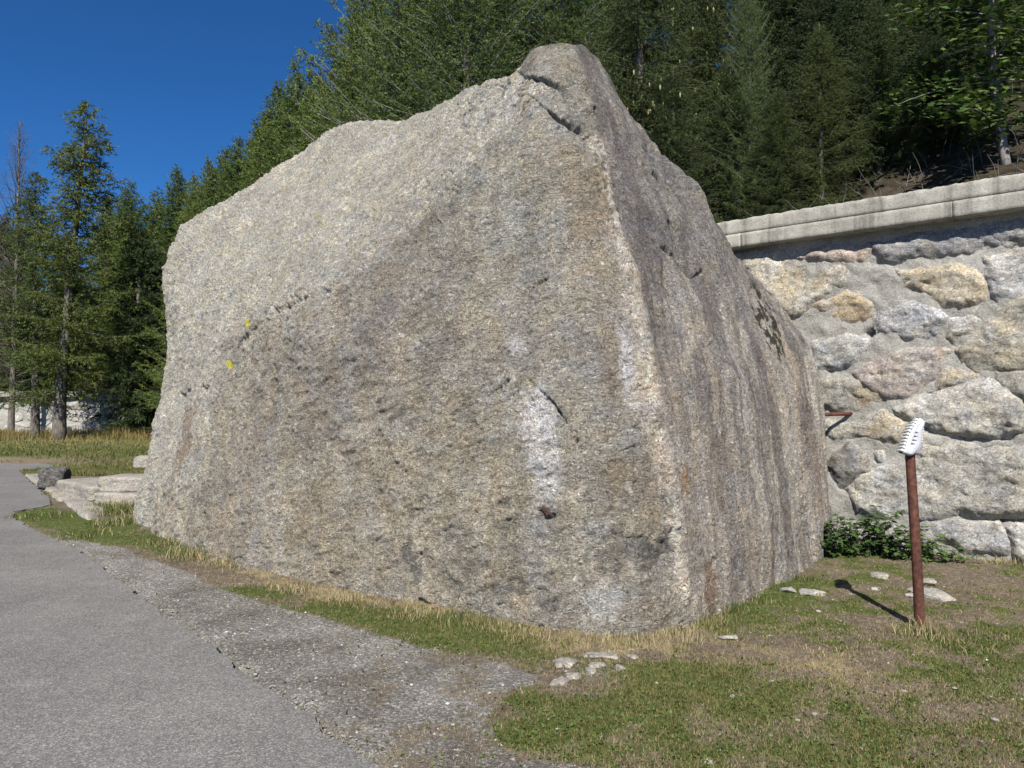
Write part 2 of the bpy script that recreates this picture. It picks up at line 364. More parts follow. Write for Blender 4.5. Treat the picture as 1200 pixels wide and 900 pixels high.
# ================================================================== GROUND
def blobsum(x, y, blobs):
    s = np.zeros(len(x))
    for bx, by, rx, ry, w in blobs:
        s += w * np.exp(-(((x - bx) / rx) ** 2 + ((y - by) / ry) ** 2))
    return s
ROAD_PX = [(470, 928), (435, 900), (385, 862), (330, 822), (285, 787), (240, 755), (205, 730), (170, 705), (145, 686), (120, 668), (98, 652), (80, 640),
           (64, 634), (40, 622), (16, 608), (16, 600), (40, 597), (60, 592), (56, 583), (44, 572), (30, 560), (24, 553), (66, 548), (58, 544.5), (0, 543.5)]
road_w = [tuple(gp(*p)[:2]) for p in ROAD_PX] + [(-40, 24), (-40, -12), (3.5, -12), (1.2, 0.0), (0.35, 1.9)]
STRAW_LINE = [(160, 622), (200, 640), (260, 662), (340, 684), (430, 704), (520, 722), (600, 738), (690, 754), (780, 752), (850, 728)]
def zones(P):
    """weights of grass, gravel, straw and the height of the turf, from where a ground point lies"""
    px, py = project(P); x, y = P[:, 0], P[:, 1]
    front = y > 2.0
    n1 = fbm(P * [1, 1, 0], 1.4, 4, 31); n2 = fbm(P * [1, 1, 0], 4.5, 4, 41); n3 = fbm(P * [1, 1, 0], 0.35, 3, 51)
    wx = px + 14 * n2 + 10 * n1; wy = py + 8 * n1 + 5 * n2
    gravel_poly = [(60, 632), (100, 634), (150, 645), (215, 672), (300, 702), (400, 733), (470, 750), (540, 768), (600, 780), (625, 792), (608, 810),
                   (596, 835), (580, 860), (600, 885), (690, 896), (760, 930), (900, 1300), (-400, 1300), (-400, 632)]
    grav = in_poly(wx, wy, gravel_poly).astype(float)
    grav = np.maximum(grav, 0.85 * blobsum(px, py, [(700, 785, 45, 14, 0.8), (30, 545, 60, 5, 1.0), (0, 536, 60, 3, .8)]))
    grav = np.where(front, grav, (x < 3.2).astype(float))
    sd_, _ = seg_dist(wx, wy, STRAW_LINE)
    straw = 0.95 * np.exp(-(sd_ / 11.0) ** 2) * np.clip(.75 + 1.0 * n2 + .5 * n1, .15, 1) * np.clip((px - 190) / 90, 0, 1)
    straw += blobsum(wx, wy, [(1085, 755, 60, 18, 0.6), (950, 775, 60, 14, 0.35), (1010, 800, 80, 20, 0.3), (640, 750, 50, 12, .4)])
    green = blobsum(wx, wy, [(135, 628, 70, 13, 1.2), (215, 645, 40, 14, 1.0), (60, 606, 45, 12, 1.5), (90, 580, 60, 8, .5), (300, 692, 45, 8, 1.1), (375, 710, 55, 9, 1.2), (480, 732, 60, 12, 1.1), (430, 722, 50, 10, .8),
                             (555, 748, 90, 18, 1.1), (630, 765, 55, 12, .6), (880, 720, 50, 14, .9), (925, 690, 30, 10, .7), (700, 835, 80, 26, .9), (830, 800, 120, 26, .75),
                             (800, 870, 140, 26, .65), (620, 868, 34, 12, 1.0), (1130, 745, 70, 18, .8), (1180, 790, 70, 24, .6), (1050, 850, 60, 20, .35), (960, 880, 90, 20, .4), (1020, 650, 50, 10, .4), (620, 828, 20, 8, .6)])
    far_lawn = ((py < 560) & (py > 480) & (px < 330) & (y > 10)).astype(float)
    green = np.maximum(green, far_lawn * (0.75 + 0.3 * n3) * (1 - 0.75 * np.exp(-((py - 541 + 6 * n2) / 5.0) ** 2)))
    straw = np.maximum(straw, far_lawn * np.clip(0.35 + 0.5 * n1, 0, 1) + (far_lawn > 0) * np.exp(-((py - 517) / 6.0) ** 2) * 0.5)
    off = (~front) | (px < -150) | (px > 1350) | (y > 60)
    green = np.where(off & (x > 3), 0.55 + 0.4 * n1, green)
    green = np.where(off & (y > 20), 0.7 + 0.3 * n1, green)
    meadow = ((px > 600) & (py > 640) & front).astype(float) * sstep(590, 720, px + .3 * (900 - py))
    green = green * (1 - .25 * meadow) + meadow * np.clip(.34 + .5 * n1 + .45 * n2, 0, .75)
    straw = straw + meadow * np.clip(.1 + .5 * n3 + .5 * n2, 0, .45)
    grav = grav + .45 * meadow * blobsum(wx, wy, [(1080, 860, 90, 40, 1.), (1180, 820, 60, 30, .7), (930, 750, 50, 20, .5)]) * sstep(-.1, .4, n2)
    green = np.clip(green * (0.95 + 0.55 * n2 + 0.25 * n1), 0, 1)
    straw = np.clip(straw * (0.9 + 0.4 * n2), 0, 1)
    grav = np.clip(grav * (1 - .55 * sstep(-.05, .45, n1 + .4 * n2) * sstep(300, 480, px)), 0, 1) * (1 - 0.85 * np.clip(blobsum(wx, wy, [(620, 868, 34, 12, 1.0), (60, 606, 45, 12, 1.2), (135, 628, 70, 13, .9), (620, 828, 24, 9, .8), (215, 645, 40, 14, .7)]), 0, 1))
    return green, grav, straw, px, py
def ground_z(P):
    q = P * [1, 1, 0]
    z = 0.018 * fbm(q, 1.1, 4, 61) + 0.006 * fbm(q, 7, 3, 71)
    return z
def axis(lo, hi, fine, far_lo, far_hi, g=1.18):
    c = list(np.arange(lo, hi + fine / 2, fine)); s = fine; a = lo; L = []
    while a > far_lo: s *= g; a -= s; L.append(a)
    s = fine; b = hi; H = []
    while b < far_hi: s *= g; b += s; H.append(b)
    return np.array(L[::-1] + c + H)
gx = axis(-6.4, 6.6, 0.045, -900, 700); gy = axis(2.6, 11.0, 0.045, -250, 1200)
GX, GY = np.meshgrid(gx, gy, indexing='ij')
P = np.stack([GX.ravel(), GY.ravel(), np.zeros(GX.size)], 1)
green, grav, straw, px, py = zones(P)
near = (np.hypot(P[:, 0], P[:, 1]) < 70)
P[:, 2] = np.where(near, ground_z(P), 0)
inroad = in_poly(P[:, 0], P[:, 1], road_w)
P[inroad, 2] = -0.05
ed, _ = seg_dist(P[:, 0], P[:, 1], road_w[:12])
P[:, 2] -= np.where(~inroad, 0.045 * np.exp(-(ed / 0.06) ** 2), 0)
g_obj = mobj('ground', P, [grid_faces(len(gx), len(gy))], M['ground'], cols={'zone': np.stack([green, grav, straw], 1)})
tag(g_obj, kind='structure')

# road: a slab with a ragged broken edge
def densify(poly, step, amp, seed, closed=True):
    out = []
    n = len(poly)
    for i in range(n if closed else n - 1):
        a = np.array(poly[i]); b = np.array(poly[(i + 1) % n]); L = np.linalg.norm(b - a)
        m = max(1, int(L / (step * (1 + max(0, np.linalg.norm(a) - 6) * 0.15))))
        for k in range(m): out.append(a + (b - a) * k / m)
    out = np.array(out); Q = np.column_stack([out, np.zeros(len(out))])
    out[:, 0] += amp * fbm(Q, 3.0, 4, seed, .65); out[:, 1] += amp * fbm(Q, 3.0, 4, seed + 9)
    return out
rp = densify(road_w, 0.035, 0.05, 81)
bm = bmesh.new()
zr = 0.018
top = [bm.verts.new((p[0], p[1], zr)) for p in rp]
bot = [bm.verts.new((p[0] , p[1], -0.09)) for p in rp]
ftop = bm.faces.new(top)
for i in range(len(top)):
    j = (i + 1) % len(top); bm.faces.new((top[j], top[i], bot[i], bot[j]))
bmesh.ops.triangulate(bm, faces=[ftop])
bmesh.ops.recalc_face_normals(bm, faces=bm.faces)
me = bpy.data.meshes.new('road'); bm.to_mesh(me); bm.free(); me.materials.append(M['asphalt'])
tag(link('road', me), kind='structure')

# ================================================================== BOULDER
COLS = [
 [(157,606,11.0),(163,570,11.1),(178,520,11.2),(188,470,11.3),(195,420,11.35),(193,370,11.45),(195,320,11.6),(204,288,11.8),(224,263,12.1)],
 [(195,631,9.4),(204,570,9.5),(218,500,9.7),(232,430,9.95),(243,370,10.15),(253,312,10.5),(263,270,11.1),(272,246,11.5),(280,228,11.8)],
 [(260,656,8.0),(270,600,8.05),(280,530,8.15),(290,460,8.25),(298,392,8.3),(306,358,8.65),(317,310,9.2),(328,255,10.1),(345,186,11.4)],
 [(340,675,7.25),(345,600,7.25),(350,500,7.3),(355,420,7.32),(362,356,7.4),(372,318,7.8),(384,255,8.7),(394,195,9.7),(402,150,10.6)],
 [(430,693,6.62),(435,600,6.6),(440,500,6.6),(445,400,6.62),(452,328,6.75),(458,288,7.1),(462,235,8.0),(468,182,9.1),(474,144,10.0)],
 [(510,708,6.18),(512,600,6.15),(516,500,6.15),(520,400,6.2),(528,300,6.3),(535,232,6.5),(540,190,7.0),(543,148,7.9),(546,114,8.8)],
 [(590,723,5.8),(592,600,5.75),(595,500,5.78),(598,400,5.85),(602,300,5.95),(605,205,6.12),(607,150,6.35),(606,112,6.75),(600,84,7.2)],
 [(660,738,5.46),(662,600,5.45),(662,500,5.5),(660,400,5.6),(656,300,5.74),(650,200,5.92),(642,130,6.1),(633,88,6.4),(626,53,6.75)],
 [(740,744,5.33),(735,600,5.42),(725,500,5.47),(713,400,5.53),(700,300,5.66),(684,200,5.85),(670,130,6.05),(656,86,6.3),(648,48,6.6)],
 [(808,733,5.57),(797,640,5.58),(785,550,5.62),(766,450,5.68),(745,350,5.77),(722,250,5.92),(704,180,6.07),(690,120,6.23),(672,48,6.6)],
 [(835,719,5.9),(826,640,5.95),(815,550,6.0),(800,450,6.1),(782,350,6.25),(758,250,6.4),(738,190,6.55),(715,130,6.65),(690,56,6.85)],
 [(880,699,6.43),(874,620,6.5),(864,520,6.6),(850,430,6.7),(832,350,6.85),(812,290,7.0),(790,240,7.12),(772,195,7.22),(758,160,7.3)],
 [(903,688,6.78),(897,610,6.85),(888,520,6.92),(874,435,7.05),(858,365,7.2),(842,312,7.3),(828,270,7.4),(818,240,7.48),(810,213,7.55)],
 [(925,677,7.15),(920,600,7.2),(911,520,7.3),(897,440,7.42),(882,382,7.52),(868,340,7.62),(855,308,7.7),(845,285,7.78),(837,265,7.85)],
 [(955,656,8.0),(953,600,8.05),(948,540,8.1),(940,480,8.15),(930,432,8.2),(918,395,8.28),(906,368,8.33),(893,345,8.4),(880,321,8.45)],
 [(968,644,8.75),(972,590,8.75),(967,530,8.8),(960,470,8.85),(954,432,8.88),(946,405,8.9),(938,393,8.92),(931,385,8.95),(924,375,9.0)],
]
back_dir = [np.array(v, float) for v in [(.9,.45,0)] * 2 + [(.7,.7,0)] * 4 + [(.55,.83,0)] * 5 + [(-.2,.95,0)] * 3 + [(-.3,.95,0)] * 2]
CT = []
for c, bd in zip(COLS, back_dir):
    pts = [at(*p) for p in c]
    pts[0] = np.array([pts[0][0], pts[0][1], pts[0][2]])
    low = pts[0] + (pts[0] - pts[1]) * 0.12; low[2] = -0.25
    t = pts[-1]
    b1 = t + bd * 0.55 + [0, 0, -0.12]; b2 = t + bd * 1.4; b2[2] = t[2] * 0.82; b3 = t + bd * 2.1; b3[2] = t[2] * 0.4; b4 = t + bd * 2.3; b4[2] = -0.3
    CT.append([low] + pts + [b1, b2, b3, b4])
CT = np.array(CT)
def endcap(col, sh, sink):
    e = col + np.array(sh)[None, :]; e[:, 2] = np.minimum(e[:, 2], col[:, 2]) - sink * np.clip(col[:, 2], 0, None); return e
CT = np.concatenate([[endcap(CT[0], (1.0, 1.6, 0), 0.99)], [endcap(CT[0], (0.28, 0.6, 0), 0.08)], CT, [endcap(CT[-1], (-0.2, 0.7, 0), 0.1)], [endcap(CT[-1], (-0.6, 1.2, 0), 0.9)]])
def resample(A, counts, sharp, crease=()):
    """A (n,k,3) along axis 0 -> blended linear and Catmull-Rom"""
    out = []
    n = len(A)
    for i in range(n - 1):
        p0 = A[max(i - 1, 0)]; p1 = A[i]; p2 = A[i + 1]; p3 = A[min(i + 2, n - 1)]
        if i + 1 in crease: p3 = 2 * p2 - p1
        if i in crease: p0 = 2 * p1 - p2
        for k in range(counts[i]):
            t = k / counts[i]
            cr = 0.5 * (2 * p1 + (p2 - p0) * t + (2 * p0 - 5 * p1 + 4 * p2 - p3) * t * t + (3 * p1 - p0 - 3 * p2 + p3) * t ** 3)
            out.append(sharp * (p1 + (p2 - p1) * t) + (1 - sharp) * cr)
    out.append(A[-1]); return np.array(out)
STEP = 0.0135
segu = [int(np.clip(np.linalg.norm(CT[i + 1, 1:10] - CT[i, 1:10], axis=1).mean() / STEP, 6, 140)) for i in range(len(CT) - 1)]
segu[0] = 14; segu[-1] = 8; segu[1] = 30
segv = [int(np.clip(np.linalg.norm(CT[3:-3, j + 1] - CT[3:-3, j], axis=1).mean() / STEP, 5, 120)) for j in range(CT.shape[1] - 1)]
segv[0] = 8; segv[-1] = 8; segv[-2] = 14; segv[-3] = 16; segv[-4] = 30
S = resample(CT, segu, 0.35, (11,))
S = resample(S.transpose(1, 0, 2), segv, 0.3).transpose(1, 0, 2)
nu, nv = S.shape[:2]
# column coordinate for every vertex
cidx = np.concatenate([np.linspace(i, i + 1, s, endpoint=False) for i, s in enumerate(segu)] + [[len(CT) - 1]]) - 2   # 0 = COLS[0]
U = np.repeat(cidx[:, None], nv, 1).ravel()
def grid_normals(S):
    du = np.gradient(S, axis=0); dv = np.gradient(S, axis=1)
    n = np.cross(du, dv); n /= np.linalg.norm(n, axis=2)[..., None] + 1e-9; return n
N = grid_normals(S).reshape(-1, 3); V = S.reshape(-1, 3)
px0, py0 = project(V)
if (N[:, 1][(U > 4) & (U < 6)].mean()) > 0: N = -N
right = sstep(8.9, 9.35, U)                     # right-hand face
upl = np.clip(N[:, 2] * 2.2, 0, 1) * (1 - right)
rng_ = lambda s: s
Vs = V.copy(); Vs[:, 2] *= 0.16                 # stretched along the fall line for the right face
tilt = V @ np.array([[0.8, 0, 0.6], [0, 1, 0], [-0.6, 0, 0.8]]); tilt = tilt * [1, 1, 2.2]
disp = -0.02 + 0.05 * fbm(V, 0.9, 3, 3) + 0.02 * ridged(V, 2.3, 3, 9) * (1 - 0.6 * right)
led = V @ np.array([[.92, 0, -.39], [0, 1, 0], [.39, 0, .92]])
f1 = fbm(V, 1.3, 3, 211)
disp += (1 - right) * (0.014 * ridged(led * [1, 1, 2.6], 3.0, 3, 15) * (.5 + sstep(-.2, .4, f1)) + 0.013 * (np.abs(perlin(led * [9, 9, 24], 25)) * 2 - .5) * (.45 + .8 * sstep(-.3, .3, -f1)) + 0.006 * fbm(led * [1, 1, 1.8], 26.0, 2, 35))
disp += upl * (1 - .75 * sstep(5.0, 6.0, U)) * (0.013 * ridged(tilt * [.5, 1, 1.7], 5.5, 3, 45) + 0.010 * (np.abs(perlin(tilt * [5, 7, 11], 27)) * 2 - .5) + 0.012 * (ridged(tilt * [.7, 1, 1.3], 14, 2, 28) - .5))
disp += right * (0.026 * ridged(Vs, 4.0, 3, 19) + 0.007 * fbm(V, 22, 3, 29) + 0.006 * fbm(Vs, 14, 3, 33))
# cracks and flakes, measured on the faces
wob = fbm(V, 8, 3, 77, .5) * 3.2
def crack(pts, width, depth, lip=0.0, reach=14):
    global disp
    m = (px0 > min(p[0] for p in pts) - 60) & (px0 < max(p[0] for p in pts) + 60) & (py0 > min(p[1] for p in pts) - 60) & (py0 < max(p[1] for p in pts) + 60) & (V[:, 1] < 12.5)
    d, s = seg_dist(px0[m] + wob[m] * 0.8, py0[m] + wob[m], pts); width = width * .95
    disp[m] -= depth * np.exp(-(d / width) ** 2)
    if lip: disp[m] -= lip * (s > 0) * np.exp(-d / reach)
crack([(624, 86), (640, 93), (662, 106), (670, 116)], 2.2, 0.065, 0.05, 18)
crack([(640, 127), (655, 140), (668, 145), (680, 152), (691, 162)], 2.2, 0.06, 0.04, 12)
crack([(668, 75), (680, 88), (688, 105)], 2.0, 0.05, 0.03, 10)
crack([(298, 384), (318, 368), (340, 354), (362, 346), (385, 336)], 2.4, 0.035, 0.05, 26)
crack([(640, 462), (652, 475), (668, 500), (680, 524), (690, 530)], 1.3, 0.03, 0.022, 24)
crack([(572, 467), (585, 455), (596, 445)], 1.6, 0.05)
crack([(612, 342), (624, 334), (638, 326)], 1.8, 0.05)
crack([(610, 345), (630, 352)], 1.6, 0.03)
crack([(683, 655), (692, 640), (720, 632), (750, 628), (778, 636), (790, 650)], 1.6, 0.014, 0.018, 30)
crack([(680, 650), (682, 685), (692, 738)], 1.8, 0.035)
crack([(570, 690), (600, 680), (632, 675)], 1.8, 0.016, 0.012, 22)
crack([(612, 705), (630, 690), (648, 700), (640, 710)], 2.4, 0.03)
crack([(484, 672), (490, 650), (488, 700), (508, 712)], 2.4, 0.035)
crack([(212, 463), (222, 459)], 2.2, 0.06); crack([(240, 456), (244, 453)], 2.4, 0.05)
crack([(632, 600), (640, 610), (650, 606)], 2.5, 0.03)
crack([(775, 290), (790, 300), (812, 322), (825, 318)], 2.0, 0.035)
crack([(765, 205), (775, 215)], 2.5, 0.05); crack([(782, 262), (792, 272)], 2.0, 0.04)
crack([(830, 405), (842, 440), (850, 470)], 2.0, 0.02, 0.015, 12)
crack([(938, 500), (945, 545), (940, 580), (952, 640)], 2.2, 0.035, 0.025, 12)
crack([(835, 655), (828, 700), (842, 735)], 2.0, 0.02)
disp *= 1 - .6 * sstep(4.3, 4.7, V[:, 2]) * (U > 6)
V = V + N * disp[:, None]
V[:, 2] -= .055 * sstep(4.2, 4.75, V[:, 2]) * sstep(5.5, 6.5, U)
# ---- colour of the stone, plus sunlit brightness painted into its upper-left facet
nA = fbm(V, 1.1, 4, 101); nB = fbm(V, 3.2, 4, 111); nC = fbm(V, 9, 3, 121); nS = fbm(Vs, 3.5, 4, 131); nS2 = fbm(Vs, 9, 3, 133)
nE = fbm(V, 14, 4, 191, .7)
Rw = np.repeat((np.concatenate([np.linspace(i, i + 1, c_, endpoint=False) for i, c_ in enumerate(segv)] + [[len(segv)]]))[None, :], nu, 0).ravel()
st1 = fbm(np.stack([U * 1.6 + .15 * nB, Rw * .16, 0 * U], 1), 1.0, 4, 221, .6); st2 = fbm(np.stack([U * 5 + .2 * nB, Rw * .3, 0 * U + 3], 1), 1.0, 3, 223, .6)
bxp = px0 + 12 * nB + 6 * nC; byp = py0 + 16 * nB + 8 * nC
tint = np.tile(np.array([0.345, 0.328, 0.288]), (len(V), 1))
def paint(mask, col):
    global tint
    m = np.clip(mask, 0, 1)[:, None]; tint = tint * (1 - m) + np.array(col) * m
paint(sstep(-0.1, 0.5, nA) * 0.55, (0.30, 0.272, 0.222))
paint(sstep(0.1, 0.6, -nA) * 0.5, (0.33, 0.325, 0.305))
nW = fbm(V, 2.1, 4, 161, .6); nG = fbm(V, 2.6, 4, 163, .6)
paint(sstep(0.1, 0.6, nW) * 0.5, (0.36, 0.31, 0.225)); paint(sstep(0.15, 0.6, -nW) * 0.5, (0.27, 0.265, 0.25)); paint(sstep(0.2, 0.6, nG) * 0.5, (0.41, 0.395, 0.335)); paint(sstep(0.25, 0.65, -nG) * 0.5, (0.24, 0.215, 0.185))
paint(0.4 * sstep(430, 600, py0) * (px0 < 620) * sstep(290, 360, px0), (0.385, 0.345, 0.27))
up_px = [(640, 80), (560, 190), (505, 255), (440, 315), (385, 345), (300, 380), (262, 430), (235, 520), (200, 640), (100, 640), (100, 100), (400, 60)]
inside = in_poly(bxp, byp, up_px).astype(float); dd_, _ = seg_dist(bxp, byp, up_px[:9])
paint((0.5 + (inside * 2 - 1) * 0.5 * np.clip(dd_ / 45, 0, 1)) * (1 - right) * .85, (0.42, 0.41, 0.365))  # pale lichen tone, with part of the sunlit facet's brightness painted in
paint(0.45 * sstep(0.15, 0.55, nB) * upl, (0.32, 0.31, 0.275))
rd_, _ = seg_dist(bxp, byp, [(612, 95), (560, 165), (520, 225), (470, 285), (400, 338), (320, 368)])
paint(0.6 * np.exp(-((rd_ - 6) / 13.0) ** 2) * inside * sstep(-.25, .35, fbm(tilt, 4, 3, 171)), (0.56, 0.55, 0.52))
paint(0.6 * sstep(.2, .55, fbm(V, 5, 3, 172)) * inside * (1 - right), (0.50, 0.48, 0.41))
def blob(x, y, rx, ry, col, w=1.0, ang=0.0, front=True, warp=1.0):
    ca, sa = math.cos(R(ang)), math.sin(R(ang))
    X = px0 + warp * (bxp - px0) - x; Y = py0 + warp * (byp - py0) - y
    a = X * ca + Y * sa; b = -X * sa + Y * ca
    r = np.sqrt((a / rx) ** 2 + (b / ry) ** 2) + .30 * nE
    paint(w * (1 - sstep(0.65, 1.2, r)), col)
# weathered purple-grey and brown fields
blob(470, 330, 60, 110, (0.265, 0.245, 0.225), 0.5, 25); blob(400, 440, 90, 80, (0.29, 0.265, 0.235), 0.45)
blob(530, 250, 40, 60, (0.25, 0.235, 0.2), 0.5, 30)
blob(270, 580, 26, 90, (0.29, 0.245, 0.19), 0.5, 10); blob(300, 480, 20, 80, (0.255, 0.21, 0.16), 0.4, 5)
blob(222, 512, 8, 48, (0.25, 0.205, 0.165), 0.8, 12, warp=0.5); blob(195, 600, 10, 40, (0.26, 0.2, 0.15), 0.5, 15)
blob(600, 250, 90, 60, (0.36, 0.37, 0.35), 0.5); blob(690, 260, 30, 70, (0.37, 0.29, 0.2), 0.4)
blob(520, 560, 90, 60, (0.37, 0.335, 0.265), 0.5); blob(340, 600, 60, 40, (0.33, 0.285, 0.21), 0.5)
blob(735, 420, 45, 90, (0.36, 0.31, 0.25), 0.5)
blob(730, 560, 60, 40, (0.25, 0.215, 0.175), 0.55); blob(690, 560, 30, 30, (0.27, 0.24, 0.2), 0.4)
paint((1 - right) * sstep(.1, .4, st1) * .35 * sstep(200, 500, py0) * (1 - inside), (.42, .405, .37)); paint((1 - right) * sstep(.15, .4, -st2) * .3 * (1 - inside), (.25, .22, .18))
# wet-dark mottles and lime-white runs
blob(735, 652, 52, 17, (0.15, 0.15, 0.145), 0.75, -12, warp=1.3); blob(775, 640, 22, 12, (0.13, 0.13, 0.125), 0.7)
blob(600, 683, 52, 8, (0.15, 0.145, 0.135), 0.75, -10, warp=1.2); blob(632, 698, 18, 10, (0.16, 0.155, 0.15), 0.6)
blob(486, 660, 8, 22, (0.15, 0.145, 0.135), 0.7); blob(548, 660, 18, 20, (0.2, 0.18, 0.16), 0.5)
blob(436, 612, 20, 10, (0.45, 0.44, 0.41), 0.5, -20)
blob(636, 516, 21, 74, (0.60, 0.60, 0.61), 0.9, -3, warp=0.8); blob(640, 560, 20, 50, (0.5, 0.5, 0.5), 0.75, 5)
blob(625, 640, 18, 50, (0.42, 0.41, 0.39), 0.55); blob(635, 470, 9, 22, (0.62, 0.62, 0.64), 0.6, warp=.9)
blob(708, 705, 22, 32, (0.50, 0.495, 0.48), 0.7); blob(609, 408, 10, 10, (0.52, 0.52, 0.53), 0.7); blob(603, 360, 25, 25, (0.4, 0.4, 0.39), .4)
blob(641, 603, 9, 6, (0.10, 0.045, 0.035), 0.9, 15, warp=0.5)
blob(560, 340, 14, 6, (0.2, 0.19, 0.17), 0.4)
# right face: dark purple-grey with pale runs down the fall line
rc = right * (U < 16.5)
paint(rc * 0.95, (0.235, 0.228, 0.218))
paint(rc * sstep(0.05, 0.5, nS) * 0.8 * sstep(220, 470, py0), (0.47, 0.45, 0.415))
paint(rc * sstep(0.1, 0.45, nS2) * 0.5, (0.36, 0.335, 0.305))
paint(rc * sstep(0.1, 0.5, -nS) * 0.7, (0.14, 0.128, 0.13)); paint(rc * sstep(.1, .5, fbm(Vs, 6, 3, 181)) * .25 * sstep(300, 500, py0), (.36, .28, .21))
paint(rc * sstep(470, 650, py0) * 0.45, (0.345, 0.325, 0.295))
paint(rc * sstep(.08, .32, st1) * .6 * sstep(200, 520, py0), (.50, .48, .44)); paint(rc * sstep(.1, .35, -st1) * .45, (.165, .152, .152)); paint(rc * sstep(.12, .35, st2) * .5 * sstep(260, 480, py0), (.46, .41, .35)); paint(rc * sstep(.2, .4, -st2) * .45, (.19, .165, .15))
low = rc * sstep(9.0, 9.2, U) * (1 - sstep(10.0, 10.8, U))
paint(low * sstep(360, 560, py0) * 0.6, (0.40, 0.36, 0.315))
blob(808, 400, 7, 45, (0.5, 0.45, 0.38), 0.65, 8, warp=.7); blob(800, 560, 6, 26, (0.34, 0.23, 0.13), 0.8, warp=.6); blob(830, 690, 9, 38, (0.22, 0.155, 0.115), 0.85, -4, warp=.4)
blob(850, 470, 5, 80, (0.42, 0.4, 0.37), 0.5, -6, warp=.6); blob(872, 400, 4, 25, (0.5, 0.47, 0.42), 0.6, warp=.6)
blob(935, 500, 5, 90, (0.40, 0.33, 0.27), 0.55, -8, warp=.6); blob(955, 560, 6, 80, (0.34, 0.28, 0.235), 0.6, -6, warp=.5); blob(925, 420, 6, 40, (0.42, 0.36, 0.29), 0.5, -20, warp=.5)
# the arris: pale pinkish quartz and bruised edge
ad, _ = seg_dist(px0 + 5 * nB + 3 * nE, py0, [(700, 170), (720, 250), (742, 345), (762, 445), (776, 520), (792, 620), (802, 700)])
paint(0.95 * np.exp(-(ad / 8.0) ** 2) * sstep(-0.7, 0.0, nB + .5 * nE), (0.66, 0.61, 0.55))
paint(0.5 * np.exp(-((ad + 4) / 20.0) ** 2) * sstep(-.1, .5, fbm(V, 5, 3, 183)) * (1 - right) * (py0 > 260), (.50, .40, .32))
blob(735, 430, 9, 55, (0.62, 0.61, 0.63), 0.75, -8, warp=0.7); blob(752, 470, 8, 40, (0.6, 0.55, 0.5), 0.6, -8)
blob(735, 350, 10, 30, (0.6, 0.55, 0.5), 0.5)
# black moss spots near the top of the right face
mossn = fbm(V * [1, 1, 0.6], 11, 3, 141)
paint(0.95 * sstep(0.0, 0.16, mossn) * sstep(.25, .5, np.exp(-(((px0 - 896 - (py0 - 370) * 0.36) / 13) ** 2 + ((py0 - 378) / 48) ** 2))), (0.035, 0.034, 0.024))
paint(0.7 * sstep(0.25, 0.45, mossn) * np.exp(-(((px0 - 920) / 14) ** 2 + ((py0 - 640) / 40) ** 2)), (0.06, 0.055, 0.05))
# lichens
lich = fbm(V, 26, 2, 151)
paint(0.55 * sstep(0.45, 0.6, lich) * upl * sstep(-.1, .3, nA), (0.42, 0.42, 0.2))
blob(270, 425, 4, 4.4, (0.62, 0.58, 0.07), 1.0, warp=0.25); blob(292.5, 380, 3.4, 4.6, (0.60, 0.57, 0.08), 1.0, warp=0.0); blob(380, 262, 5, 4, (0.5, 0.48, 0.2), 0.6)
tint *= ((1 + 0.22 * nE) * (1.27 + .08 * inside))[:, None] * np.array([1.02, 1.0, .97])  # lifts the whole tint, a little more on the sunlit upper-left facet
Fq = grid_faces(nu, nv)
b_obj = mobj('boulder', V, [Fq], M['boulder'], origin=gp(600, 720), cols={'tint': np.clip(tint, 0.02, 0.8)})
tag(b_obj, 'huge pale granite boulder with a sharp vertical edge and pointed top', 'boulder')

# ================================================================== RETAINING WALL
W0 = gp(1200, 661); W1 = gp(965, 636)
wu = (W1 - W0) / np.linalg.norm(W1 - W0); wnrm = np.cross(wu, [0, 0, 1.0]); wnrm /= np.linalg.norm(wnrm)
if wnrm[1] > 0: wnrm = -wnrm
def wall_pt(s, z, o=0.0): return W0 + wu * s + np.array([0, 0, z]) + wnrm * o
def wall_sz(px, py):
    r = ray(px, py); c = np.array([0, 0, CAM_H]); k = (W0 - c).dot(wnrm) / r.dot(wnrm); p = c + r * k
    return (p - W0).dot(wu), p[2]
wall = empty('retaining_wall', wall_pt(1.0, 0), 'tall mortared stone retaining wall with concrete coping beside the boulder', 'wall')
worg = np.array(wall.location)
COP_Z = 3.70
ss = np.arange(-6.5, 6.01, 0.035); zz = np.arange(-0.3, COP_Z + 0.15, 0.035)
SS, ZZ = np.meshgrid(ss, zz, indexing='ij')
MV = W0 + SS.ravel()[:, None] * wu + ZZ.ravel()[:, None] * np.array([0, 0, 1.0])
mpx, mpy = project(MV); mpx = mpx + 3 * fbm(MV, 7, 2, 8); mpy = mpy + 3 * fbm(MV, 7, 2, 18)
md = 0.045 * fbm(MV, 1.2, 3, 201) + 0.014 * ridged(MV, 4, 3, 211) + 0.018 * fbm(MV, 10, 4, 221, .65)
def wcrack(pts, w, dep):
    global md
    d, _ = seg_dist(mpx, mpy, pts); md -= dep * np.exp(-(d / w) ** 2)
wcrack([(1016, 392), (1024, 386), (1029, 382)], 3.2, 0.22)
wcrack([(1131, 604), (1160, 606), (1195, 605)], 3.5, 0.14); wcrack([(1090, 608), (1131, 604)], 2.0, 0.06)
wcrack([(1075, 490), (1085, 504), (1110, 509), (1140, 511), (1180, 512), (1198, 500)], 2.2, 0.07)
wcrack([(1079, 528), (1110, 527), (1150, 530), (1172, 524)], 1.8, 0.05)
wcrack([(987, 572), (1004, 567), (1022, 552)], 2.5, 0.08)
MV = MV + md[:, None] * wnrm
mo = mobj('mortar', MV - worg, [grid_faces(len(ss), len(zz))], M['mortar'], wall)
